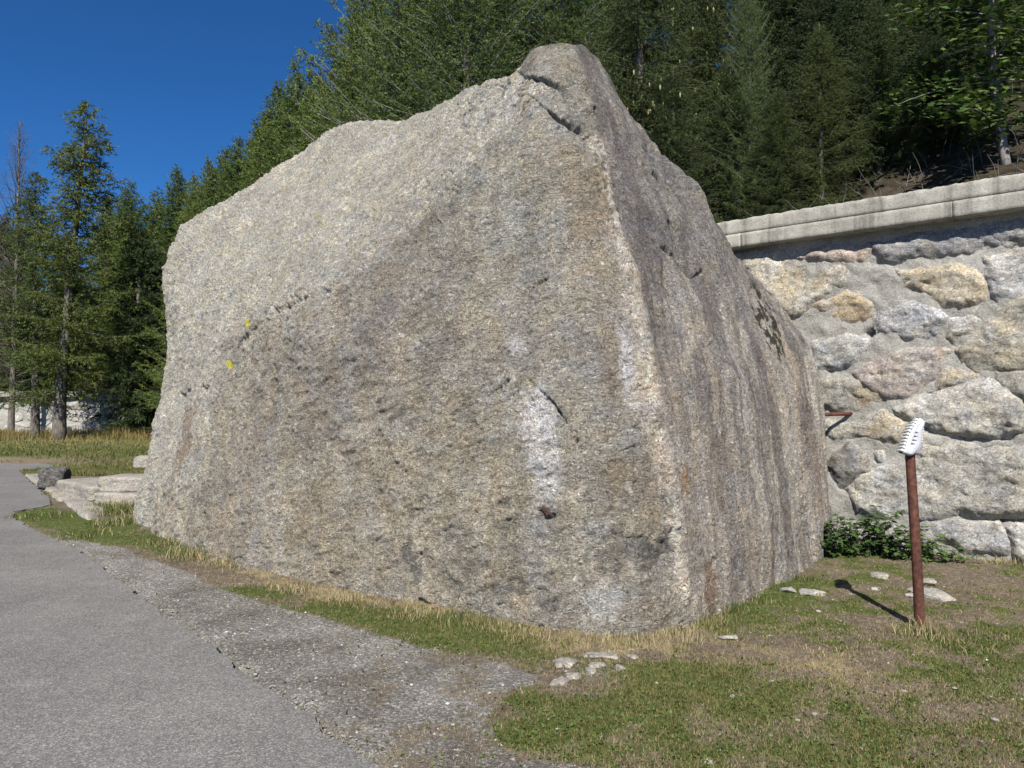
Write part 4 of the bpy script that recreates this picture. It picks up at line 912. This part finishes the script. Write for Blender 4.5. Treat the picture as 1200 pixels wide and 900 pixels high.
# cones
ca = Acc(); zz_ = np.linspace(0, -.11, 7); ca.tube(np.column_stack([np.zeros(7), np.zeros(7), zz_]), [.004, .013, .017, .018, .016, .011, .003], 8)
cone_me = mesh_np('cone', *ca.get(), M['cone'])
rn = random.Random(3)
tips = K['spruce']['tips']
bpy.context.view_layer.update()
for root, sc in cone_trees:
    mw = np.array(root.matrix_world); W_ = tips @ mw[:3, :3].T + mw[:3, 3]; qx_, qy_ = project(W_)
    okc = (W_[:, 1] < root.location[1] - .55 * sc) & (qy_ > 5) & (qy_ < 135) & (qx_ > 715) & (qx_ < 890)
    ids = list(np.nonzero(okc)[0]); rn.shuffle(ids)
    for i in ids[:22]:
        for rep_ in range(rn.choice((1, 1, 2))):
            c = link('cone', cone_me, root); q = rn.uniform(.6, 1.0) / sc
            c.location = tips[i] + np.array([rn.uniform(-.05, .05), rn.uniform(-.05, .05), -.02]); c.scale = (q, q, q)
# leafy maple at the right
def leaf_tris(base, d, w, nrm, L, W):
    """five-pointed leaf outline as a fan"""
    prof = [(0, 0), (.45, .18), (.95, .35), (.55, .5), (.6, .85), (.22, .72), (0, 1.1), (-.22, .72), (-.6, .85), (-.55, .5), (-.95, .35), (-.45, .18)]
    pts = np.array([base + w * (x * W) + d * (y * L) + nrm * (abs(x) * -.15 * W) for x, y in prof])
    return pts, [(0, i, i + 1) for i in range(1, 11)]
def leafy_tree(px_, d, base_py, top_py, label):
    rs = np.random.RandomState(77); rn = random.Random(77)
    x = (px_ - 600) / F_PX * d; z = terrain(x, d); root = empty('maple_tree', (x, d, z - .1), label, 'tree')
    ztop = at(px_, top_py, d)[2] - z
    tz = np.linspace(-.1, ztop, 14); tp = np.column_stack([-.10 * np.sin(tz * .8) - .02 * tz, .05 * np.sin(tz), tz]); A = Acc()
    tv, tf, t3 = tube(tp, np.linspace(.065, .012, 14), 10); mobj('trunk', tv, [tf, t3], M['twig_grey'], root)
    LV, LT, LC, off = [], [], [], 0
    for b in range(60):
        zb = rn.uniform(.13, 1.0) * ztop; az = rn.uniform(0, 6.28); L = rn.uniform(.6, 1.5) * (1.1 - .5 * zb / ztop)
        b0 = np.array([np.interp(zb, tz, tp[:, 0]), np.interp(zb, tz, tp[:, 1]), zb]); hd = np.array([math.cos(az), math.sin(az), rn.uniform(.1, .6)])
        s = np.linspace(0, 1, 6); bp = b0 + np.outer(s * L, hd) + np.outer(-.25 * L * s ** 2, [0, 0, 1]); A.tube(bp, np.linspace(.014, .003, 6), 5, False)
        for q in range(int(70 * L)):
            s1 = rn.uniform(.2, 1.05); pos = np.array([np.interp(s1, s, bp[:, i]) for i in range(3)]) + rs.normal(0, .14, 3) * [1, 1, .6]
            n = np.array([rn.gauss(0, .4), rn.gauss(-.3, .4), 1.0]); n /= np.linalg.norm(n); dd = rs.normal(size=3); dd[2] -= .3; dd -= n * dd.dot(n); dd /= np.linalg.norm(dd); w = np.cross(dd, n)
            sz = rn.uniform(.06, .11); p, t = leaf_tris(pos, dd, w, n, sz, sz * .8)
            LV.append(p); LT.append(np.array(t) + off); off += len(p); v = rn.random(); LC.append(np.tile(np.array([.04, .075, .015]) * (1 - v) + np.array([.12, .175, .035]) * v, (len(p), 1)))
    bv, bf = A.get(); mobj('branches', bv, bf, M['twig_grey'], root)
    mobj('crown', np.concatenate(LV), [np.concatenate(LT)], M['leaf'], root, smooth=False, cols={'shade': np.concatenate(LC)})
leafy_tree(1186, 10.3, 196, -120, 'young broad-leaved tree with pale thin trunk and bright green leaves above the wall')

# undergrowth on the slope: bare brush
rs = np.random.RandomState(9)
A = Acc()
for i in range(520):
    s = rs.uniform(-5.5, 4.2); b = rs.uniform(.3, 5.0); p = W0 + wu * s - wnrm * (.5 + b); z = terrain(p[0], p[1]); p = np.array([p[0], p[1], z - .05])
    L = rs.uniform(.25, .9); d = rs.normal(0, .6, 3); d[2] = 1; d /= np.linalg.norm(d); sag = rs.uniform(0, .5)
    q = np.array([p + d * L * t - np.array([0, 0, sag * L * t * t]) + rs.normal(0, .015, 3) * t for t in np.linspace(0, 1, 5)]); A.tube(q, np.linspace(.006, .002, 5), 3, False)
v_, f_ = A.get(); tag(mobj('brushwood', v_, f_, M['twig_grey']), 'tangle of bare brown brushwood on the slope above the coping', 'brushwood', kind='stuff')

# ================================================================== LEFT BACKGROUND
# distant mountain
mx = np.linspace(-1500, 300, 120); my = np.linspace(0, 900, 40)
MX, MY = np.meshgrid(mx, my, indexing='ij'); Q = np.stack([MX.ravel(), 900 + MY.ravel(), 0 * MX.ravel()], 1)
Q[:, 2] = np.clip(MY.ravel() / 900, 0, 1) * (50 + 470 * np.clip((-Q[:, 0] - 1090) / 220, 0, 1)) * (1 + .3 * fbm(Q, .004, 5, 701)) - 5
tag(mobj('mountain', Q, [grid_faces(120, 40)], M['mount']), kind='structure')
# pale wall behind the trees
fw = empty('far_wall', (-30, 50, 0), 'pale sunlit stone wall with coping behind the larch trunks', 'wall')
fo = np.array([-30.0, 50.0, 0]); fu = np.array([1.0, -.02, 0]); fn = np.array([-.02, -1.0, 0])
fs = np.arange(-22, 16, .12); fz = np.arange(-.2, 2.45, .12); FS, FZ = np.meshgrid(fs, fz, indexing='ij')
FV = FS.ravel()[:, None] * fu + FZ.ravel()[:, None] * np.array([0, 0, 1.0]); FV = FV + (0.09 * fbm(FV, .9, 4, 711))[:, None] * fn
mobj('mortar', FV, [grid_faces(len(fs), len(fz))], M['mortar'], fw)
bx_ = lambda a, b: (np.array([[x, y, z] for x in (a[0], b[0]) for y in (a[1], b[1]) for z in (a[2], b[2])]), np.array([[0, 1, 3, 2], [4, 6, 7, 5], [0, 4, 5, 1], [2, 3, 7, 6], [0, 2, 6, 4], [1, 5, 7, 3]]))
for k in range(8):
    v_, f_ = bx_((-22 + k * 4.75 + .01, -.35, 2.46), (-22 + (k + 1) * 4.75 - .01, .4, 2.8)); mobj('coping_slab', v_, [f_], M['concrete'], fw, smooth=False)
rn = random.Random(21)
for k in range(40):
    cs = -9 + (k // 3) * 1.45 + rn.uniform(-.2, .2); cz = .35 + (k % 3) * .75; a = rn.uniform(.5, .72); b = rn.uniform(.26, .36)
    poly = [(cs + a * math.cos(t) * rn.uniform(.85, 1.1), cz + b * math.sin(t) * rn.uniform(.8, 1.1)) for t in [q * math.pi / 4 + .3 for q in range(8)]]
    g = rn.uniform(.36, .5); wall_stone(poly, (g, g * .97, g * .92), .07, 800 + k, fw, np.zeros(3), np.zeros(3), fu, fn, M['wall_stone'])
# tall rough grass under the trees
def blades(name, pos, h, w, col, label=None, cat=None, lean=.5, seed=0, seg=1):
    rs = np.random.RandomState(seed); n = len(pos); az = rs.uniform(0, 2 * np.pi, n)
    wd = np.stack([np.cos(az), np.sin(az), np.zeros(n)], 1) * (w / 2)[:, None]
    az2 = rs.uniform(0, 2 * np.pi, n); ln = rs.uniform(0, lean, n) * h * 1.3
    hv = np.stack([np.cos(az2) * ln, np.sin(az2) * ln, h * np.sqrt(np.clip(1 - (ln / (h * 1.5)) ** 2, .1, 1))], 1)
    if seg == 1:
        Vv = np.stack([pos - wd, pos + wd, pos + hv], 1).reshape(-1, 3); F = [np.arange(n * 3).reshape(-1, 3)]; cc = np.repeat(col, 3, 0)
    else:
        mid = pos + hv * [.35, .35, .62]
        Vv = np.stack([pos - wd, pos + wd, mid + wd * .7, mid - wd * .7, pos + hv], 1).reshape(-1, 3); i = np.arange(n)[:, None] * 5
        F = [i + np.array([[0, 1, 2, 3]]), i + np.array([[3, 2, 4]])]; cc = np.repeat(col, 5, 0)
    return tag(mobj(name, Vv, F, M['blade'], smooth=False, cols={'shade': cc}), label, cat, kind='stuff')
rs = np.random.RandomState(31)
n = 22000; X = rs.uniform(-34, -9, n); Y = rs.uniform(38.5, 48, n); keep = rs.uniform(0, 1, n) < np.clip((Y - 38 + 1.5 * fbm(np.stack([X, Y, 0 * X], 1), .3, 2, 5)) / 3, .05, 1); X, Y = X[keep], Y[keep]; n = len(X)
pp = np.stack([X, Y, np.zeros(n)], 1); m = rs.uniform(0, 1, (n, 1)) * .6 + .4 * sstep(-.3, .4, fbm(pp, .4, 2, 3))[:, None]
blades('tall_grass', pp, rs.uniform(.12, .6, n) * (.45 + .9 * sstep(-.4, .5, fbm(pp, .5, 3, 13))), rs.uniform(.025, .055, n), np.array([[.10, .115, .035]]) * (1 - m) + np.array([[.36, .25, .11]]) * m, 'tall dry grass growing under the trees behind the lawn', 'grass', .5, 4)
# lawn tufts
n = 42000; u_ = rs.uniform(0, 1, n); pyv = 516 + 42 * u_ ** .8; pxv = rs.uniform(-80, 210, n)
pp = np.array([gp(a, b) for a, b in zip(pxv, pyv)]); g_, gr_, st_, _, _ = zones(pp); ir = in_poly(pp[:, 0], pp[:, 1], road_w)
keep = (rs.uniform(0, 1, n) < np.maximum(g_, .6 * st_) - .8 * gr_) & ~ir; pp = pp[keep]; n = len(pp); m = np.clip(st_[keep] * .8 + rs.uniform(-.3, .3, n), 0, 1)[:, None]
d_ = pp[:, 1]
blades('lawn_grass', pp, rs.uniform(.04, .10, n) * (1 + d_ / 60), .0016 * d_ * rs.uniform(.6, 1.1, n), np.array([[.095, .12, .035]]) * (1 - m) + np.array([[.30, .25, .12]]) * m, 'short mown grass of the lawn beyond the road end', 'grass', .9, 6)
# low stone wall, kerb slabs and stones beside the road
def block(px0_, px1_, pyb, h, depth, seed, back=0.0, z0=0.0, parent=None, org=None, mat='slab_stone', box=12.0, rough=.05):
    a = gp(px0_, pyb[0]); b = gp(px1_, pyb[1]); L = np.linalg.norm(b - a); c = (a + b) / 2
    v, t = rock_verts(4, (L * 1.02, depth, h), seed, box, rough, .02); ang = math.atan2((b - a)[1], (b - a)[0]); v = rotz(v, ang)
    v += c + np.array([0, depth / 2 + back, z0 + h / 2])
    return mobj('stone_block', v - org, [t], M[mat], parent)
lw = empty('low_stone_wall', gp(115, 585), 'low wall of rough pale stone blocks joining the boulder beside the road', 'wall'); lo = np.array(lw.location)
block(76, 116, (578, 588), .30, .7, 901, 0, -.04, lw, lo)
block(112, 172, (590, 592), .22, .8, 902, 0.05, -.05, lw, lo); block(112, 174, (589, 590), .27, .8, 903, .10, .16, lw, lo)
def hull_rock(dims, seed, npt=22, flat=.55):
    rs_ = np.random.RandomState(seed); q = rs_.normal(size=(npt, 3)); q /= np.linalg.norm(q, axis=1)[:, None]; q *= rs_.uniform(.82, 1.12, (npt, 1)); q = q / (np.sum(np.abs(q) ** 4, axis=1) ** .25)[:, None] * rs_.uniform(.8, 1.0, (npt, 1))
    q[:, 2] = np.minimum(q[:, 2], flat + rs_.uniform(-.12, .12, npt))
    bm_ = bmesh.new()
    for v in q: bm_.verts.new(v * np.array(dims) / 2)
    r_ = bmesh.ops.convex_hull(bm_, input=bm_.verts); bmesh.ops.delete(bm_, geom=[v for v in bm_.verts if not v.link_faces], context='VERTS')
    bmesh.ops.bevel(bm_, geom=list(bm_.edges), offset=min(dims) * .07, segments=1, affect='EDGES')
    bmesh.ops.triangulate(bm_, faces=bm_.faces); bmesh.ops.subdivide_edges(bm_, edges=list(bm_.edges), cuts=1, use_grid_fill=True); bmesh.ops.triangulate(bm_, faces=bm_.faces)
    bm_.verts.index_update(); v = np.array([v.co[:] for v in bm_.verts]); t = np.array([[w.index for w in f.verts] for f in bm_.faces]); bm_.free()
    v = v * (1 + .05 * fbm(v / max(dims), 5, 3, seed))[:, None]
    return v, t
def thing_rock(name, px_, py_, dims, seed, label, cat, mat='loose_stone', rz=0.0, sub=4, box=3.0, rough=.14, z=0.0, group=None, fine=.04):
    v, t = hull_rock(dims, seed) if name != 'rock' else rock_verts(sub, dims, seed, box, rough, fine); v = rotz(v, rz); c = gp(px_, py_)
    v[:, 2] += dims[2] * .5 + z; c = c + np.array([0, dims[1] * .3, 0])
    return tag(mobj(name, v + c, [t], M[mat], origin=c, smooth=(name == 'rock')), label, cat, group)
thing_rock('rock', 58, 572, (.5, .48, .42), 911, 'rough dark-faced block standing at the end of the low stone wall', 'rock', 'dark_stone', .3, box=5, z=-.03)
thing_rock('rock', 168, 551, (.55, .5, .42), 912, 'rounded pale rock tucked against the left foot of the boulder', 'rock', 'slab_stone', .2, z=-.04)
for i, (pl, lab) in enumerate([([(51, 573.5), (80, 572), (94, 585), (70, 588)], 'flat pale stone kerb slab lying between the two other kerb slabs'), ([(72, 589), (96, 586), (129, 601), (104, 611)], 'flat pale stone kerb slab closest to the big boulder'), ([(27, 557), (45, 556.5), (70, 570.5), (50, 572)], 'flat pale stone kerb slab in front of the dark-faced block')]):
    P4 = [gp(*p) for p in pl]; c = np.mean(P4, 0); n = 14; Vt = []
    for a in np.linspace(0, 1, n):
        for b in np.linspace(0, 1, n):
            q = (P4[0] * (1 - a) + P4[1] * a) * (1 - b) + (P4[3] * (1 - a) + P4[2] * a) * b; Vt.append(q)
    Vt = np.array(Vt); ed_ = np.array([min(a, 1 - a, b, 1 - b) for a in np.linspace(0, 1, n) for b in np.linspace(0, 1, n)])
    Vt[:, 2] = np.where(ed_ < .001, -.06, .055) + .012 * fbm(Vt, 2.5, 3, 920 + i); Vt[:, :2] += .03 * np.stack([fbm(Vt, 2, 2, 930), fbm(Vt, 2, 2, 940)], 1)
    tag(mobj('kerb_slab', Vt, [grid_faces(n, n)], M['slab_stone'], origin=c), lab, 'kerb slab')

# ================================================================== STONES IN THE TURF
G1 = 'small flat stones in the bare patch by the boulder corner'
thing_rock('flat_stone', 1103, 704, (.30, .42, .11), 950, 'large pale flat stone lying just behind the rusty pole', 'stone', rz=.4, z=-.03)
thing_rock('flat_stone', 1090, 686, (.24, .2, .08), 951, 'small pale stone touching the back of the large flat stone by the pole', 'stone', rz=.1, z=-.02)
thing_rock('round_stone', 1034, 679, (.19, .17, .09), 952, 'round brownish stone set in the dirt in front of the green plants', 'stone', 'slab_stone', z=-.02)
thing_rock('flat_stone', 957, 698, (.26, .18, .09), 953, 'pale flat stone in the grass at the foot of the right boulder face', 'stone', rz=.2, z=-.03)
thing_rock('flat_stone', 928, 696, (.17, .16, .08), 954, 'whitish stone touching the foot of the right boulder face', 'stone', rz=.7, z=-.02)
thing_rock('flat_stone', 1028, 692, (.1, .09, .04), 955, 'tiny pale stone by the tip of the pole shadow', 'stone', z=-.01)
thing_rock('flat_stone', 1068, 700, (.12, .1, .05), 956, 'small pale stone beside the rusty pole', 'stone', z=-.01)
thing_rock('flat_stone', 1027, 650, (.26, .14, .05), 957, 'thin pale stone lying close under the green plants', 'stone', z=-.01)
thing_rock('flat_stone', 855, 749, (.14, .08, .035), 958, 'little flat stone in the grass at the right foot of the boulder corner', 'stone', z=-.01)
for i, (a, b, w, dd) in enumerate([(706, 772, .28, .12), (664, 780, .18, .16), (700, 782, .14, .09), (656, 803, .16, .1), (692, 789, .12, .09), (728, 785, .1, .08), (672, 795, .1, .1), (742, 772, .1, .07)]):
    thing_rock('flat_stone', a, b, (w, dd, .05), 960 + i, 'small flat stone sunk in the bare patch by the boulder corner', 'stone', 'slab_stone', rz=.3 * i, sub=3, z=-.022, group=G1)
for i, (a, b) in enumerate([(903, 862), (955, 838), (1168, 846), (935, 845), (860, 818), (1005, 775), (1120, 808), (960, 718), (985, 728), (1062, 812), (770, 800), (1010, 880), (830, 896), (1150, 870), (905, 800)]):
    s = .014 + .02 * ((i * 7) % 5) / 5
    thing_rock('small_stone', a, b, (s * 1.7, s * 1.4, s), 980 + i, 'small whitish stone scattered on the worn turf', 'stone', sub=2, z=-.008, group='small stones on the worn turf', rz=i)

# pebbles on the gravel verge
rs = np.random.RandomState(51)
n = 70000; X = rs.uniform(-6, 4.6, n); Y = rs.uniform(3.0, 10.5, n); pp = np.stack([X, Y, np.zeros(n)], 1); g_, gr_, st_, qx, qy = zones(pp)
ir = in_poly(X, Y, road_w); ed, _ = seg_dist(X, Y, road_w[:12])
dens = gr_ * (.35 + .5 * np.exp(-ed / .35)) + .05
keep = (~ir) & (rs.uniform(0, 1, n) < dens) & (qx > -40) & (qx < 1240) & (qy < 930); pp = pp[keep]; n = len(pp); pp[:, 2] = ground_z(pp)
ov, ot = ico(1); ov = ov[:, :]; sz = .004 + .011 * rs.power(.5, n) ** 1.5 * rs.uniform(.3, 1, n); sz[rs.uniform(0, 1, n) < .012] *= 1.9
octv = np.array([[1, 0, 0], [-1, 0, 0], [0, 1, 0], [0, -1, 0], [0, 0, 1], [0, 0, -1]], float); octt = np.array([[0, 2, 4], [2, 1, 4], [1, 3, 4], [3, 0, 4], [2, 0, 5], [1, 2, 5], [3, 1, 5], [0, 3, 5]])
jit = rs.uniform(.55, 1.25, (n, 6, 1)); sh = rs.uniform(.6, 1.3, (n, 1, 3)) * [1, 1, .6]; a_ = rs.uniform(0, 6.28, n)
VV = octv[None] * jit * sh * sz[:, None, None]; c_, s_ = np.cos(a_)[:, None], np.sin(a_)[:, None]
VV = np.stack([VV[..., 0] * c_ - VV[..., 1] * s_, VV[..., 0] * s_ + VV[..., 1] * c_, VV[..., 2]], 2) + pp[:, None]
g0 = rs.uniform(.12, .38, n) + (rs.uniform(0, 1, n) < .08) * .25; colp = np.repeat(np.stack([g0, g0 * .96, g0 * .9], 1), 6, 0)
tag(mobj('gravel', VV.reshape(-1, 3), [(np.arange(n)[:, None, None] * 6 + octt[None]).reshape(-1, 3)], M['pebble'], smooth=False, cols={'shade': colp}), 'loose grey gravel on the verge beside the road', 'gravel', kind='stuff')

# ================================================================== TURF
rs = np.random.RandomState(61)
n = 480000
# even cover in the picture: sample pixels, thin out with distance
qx = rs.uniform(-60, 1260, n); qy = 586 + 345 * rs.uniform(0, 1, n) ** .75
rx = (qx - 600) / F_PX; b_ = -(qy - 450) / F_PX; ry = CP - b_ * SP; rz = SP + b_ * CP; k_ = -CAM_H / rz
pp = np.stack([rx * k_, ry * k_, np.zeros(n)], 1)
g_, gr_, st_, _, _ = zones(pp); ir = in_poly(pp[:, 0], pp[:, 1], road_w)
ok = ~ir & (pp[:, 1] < 12.5)
pp[:, 2] = ground_z(pp) - .004
pr = rs.uniform(0, 1, n)
gk = ok & (pr < g_ * 1.15 * (1 - .7 * gr_)); sk = ok & ~gk & (pr > 1 - .75 * st_ - .22 * (1 - gr_))
p1 = pp[gk]; m = len(p1); v = np.clip(rs.uniform(0, 1, (m, 1)) * .8 + .25 * fbm(p1, 1.5, 2, 3)[:, None], 0, 1)
dryish = (rs.uniform(0, 1, (m, 1)) < .26 + .3 * st_[gk][:, None])
colg = np.array([[.05, .07, .019]]) * (1 - v) + np.array([[.145, .16, .055]]) * v; colg = np.where(dryish, np.array([[.30, .235, .11]]), colg)
hg = rs.uniform(.008, .026, m) * (1 + .9 * np.clip(fbm(p1, 1.2, 3, 12), 0, 1) + 1.2 * np.exp(-(seg_dist(*project(p1), STRAW_LINE)[0] / 16) ** 2))
blades('turf_grass', p1, hg, .0007 * p1[:, 1] * rs.uniform(.7, 1.3, m) + .001, colg, 'short green turf at the foot of the boulder', 'grass', .95, 62)
wk = ok & (rs.uniform(0, 1, n) < .05 * np.clip(g_ * 1.5, 0, 1) * (1 - .8 * gr_) + .004); p3 = pp[wk]; m = len(p3); v = rs.uniform(0, 1, (m, 1))
p3[:, 2] += rs.uniform(.004, .016, m)
blades('turf_weeds', p3, rs.uniform(.010, .022, m), rs.uniform(.010, .02, m), np.array([[.055, .085, .02]]) * (1 - v) + np.array([[.15, .19, .06]]) * v, 'small broad-leaved weeds and clover in the turf', 'weeds', 1.45, 65, seg=2)
p2 = pp[sk]; m = len(p2); v = rs.uniform(0, 1, (m, 1)); cold = np.array([[.22, .165, .085]]) * (1 - v) + np.array([[.52, .44, .27]]) * v
near_b = np.exp(-(seg_dist(*project(p2), STRAW_LINE)[0] / 15) ** 2)
blades('dry_grass', p2, rs.uniform(.010, .030, m) * (1 + 0.9 * near_b), .0006 * p2[:, 1] * rs.uniform(.6, 1.2, m) + .001, cold, 'straw-coloured dry grass along the foot of the boulder', 'grass', 1.05, 63)
# upright tufts: at the pole foot, boulder foot and edge
tp_, th_, tc_ = [], [], []
def tuft(px_, py_, r, n, h, green):
    c = gp(px_, py_)
    for i in range(n):
        a = rs.uniform(0, 6.28); q = r * rs.uniform(0, 1) ** .7; tp_.append(c + [q * math.cos(a), q * math.sin(a), -.005]); th_.append(h * .8 * rs.uniform(.35, 1.15))
        v = rs.uniform(0, 1); tc_.append((np.array([.05, .08, .018]) * (1 - v) + np.array([.13, .16, .045]) * v) if rs.uniform() < green else (np.array([.25, .195, .10]) * (1 - v) + np.array([.5, .42, .25]) * v))
for a in [(1082, 742, .13, 130, .15, .4), (1100, 748, .2, 160, .10, .6), (1060, 742, .12, 60, .09, .3), (1130, 760, .2, 180, .09, .7), (1160, 750, .2, 140, .09, .7), (225, 652, .28, 320, .17, .5), (190, 638, .25, 220, .12, .6), (265, 662, .2, 160, .14, .3),
          (540, 728, .2, 260, .10, .85), (580, 735, .2, 200, .08, .6), (480, 722, .2, 160, .10, .3), (700, 752, .2, 180, .09, .1), (740, 752, .2, 200, .11, .15), (790, 748, .2, 240, .12, .2), (830, 732, .15, 160, .12, .5), (860, 715, .15, 160, .12, .8),
          (885, 704, .15, 130, .10, .8), (915, 690, .15, 130, .10, .9), (620, 745, .2, 160, .07, .2), (400, 704, .2, 160, .09, .1), (340, 690, .2, 140, .08, .3), (130, 615, .3, 200, .16, .7), (150, 612, .2, 120, .16, .7), (100, 628, .4, 160, .12, .8), (132, 602, .35, 200, .2, .8), (118, 596, .3, 140, .18, .7), (148, 600, .3, 160, .2, .8), (70, 580, .3, 100, .12, .6), (140, 596, .3, 120, .2, .6), (50, 606, .5, 220, .12, .85), (1150, 655, .3, 160, .12, .2), (1110, 650, .2, 90, .12, .3), (1190, 664, .2, 90, .12, .2), (945, 680, .12, 90, .1, .9), (1190, 800, .2, 120, .06, .8), (975, 765, .2, 100, .05, .3)]: tuft(*a)
tp_ = np.array(tp_); blades('grass_tufts', tp_, np.array(th_), .0009 * tp_[:, 1] + .001, np.array(tc_), 'loose upright tufts of grass by the pole and boulder foot', 'grass', .6, 64, seg=2)

# ================================================================== GREEN PLANTS at the wall foot
def nettle(px_, py_, w, h, nst, seed, label):
    rn = random.Random(seed); rs = np.random.RandomState(seed); c = gp(px_, py_); root = empty('green_plant', c, label, 'plant'); A = Acc(); LV, LT, LC, off = [], [], [], 0
    for i in range(nst):
        b0 = np.array([rn.uniform(-w / 2, w / 2), rn.uniform(-.12, .14), -.02]); H = h * rn.uniform(.5, 1.1) * (1 - .5 * abs(b0[0]) / (w / 2) * rn.random()); ln = np.array([rn.gauss(0, .12), rn.gauss(-.05, .1), 0])
        s = np.linspace(0, 1, 5); bp = b0 + np.outer(s, [0, 0, H]) + np.outer(s ** 2, ln); A.tube(bp, np.linspace(.005, .002, 5), 5, False)
        for q in range(int(H / .022)):
            s1 = rn.uniform(.12, 1.03); pos = np.array([np.interp(s1, s, bp[:, k]) for k in range(3)]); az = rn.uniform(0, 6.28)
            d = np.array([math.cos(az), math.sin(az), rn.uniform(-.35, .35)]); d /= np.linalg.norm(d); n = np.array([-d[0] * .3, -d[1] * .3 - .2, 1]); n -= d * n.dot(d); n /= np.linalg.norm(n); ww = np.cross(d, n)
            L = rn.uniform(.045, .085); prof = [(0, 0), (.3, .2), (.32, .5), (.16, .8), (0, 1.0), (-.16, .8), (-.32, .5), (-.3, .2)]
            p = np.array([pos + d * (y * L + .01) + ww * (x * L) - n * (.25 * L * y * y) for x, y in prof]); LV.append(p); LT.append(np.array([(0, k, k + 1) for k in range(1, 7)]) + off); off += 8
            v = rn.random(); LC.append(np.tile(np.array([.03, .065, .014]) * (1 - v) + np.array([.085, .145, .035]) * v, (8, 1)))
    v_, f_ = A.get(); mobj('stems', v_, f_, M['twig'], root); mobj('leaves', np.concatenate(LV), [np.concatenate(LT)], M['leaf'], root, smooth=False, cols={'shade': np.concatenate(LC)})
nettle(1003, 651, .72, .52, 64, 1, 'leafy green plants filling the corner of boulder and wall')
nettle(1068, 656, .46, .36, 36, 2, 'lower leafy green plant growing behind the rusty pole')
nettle(1114, 659, .14, .24, 9, 3, 'small lone green plant at the wall foot right of the pole')
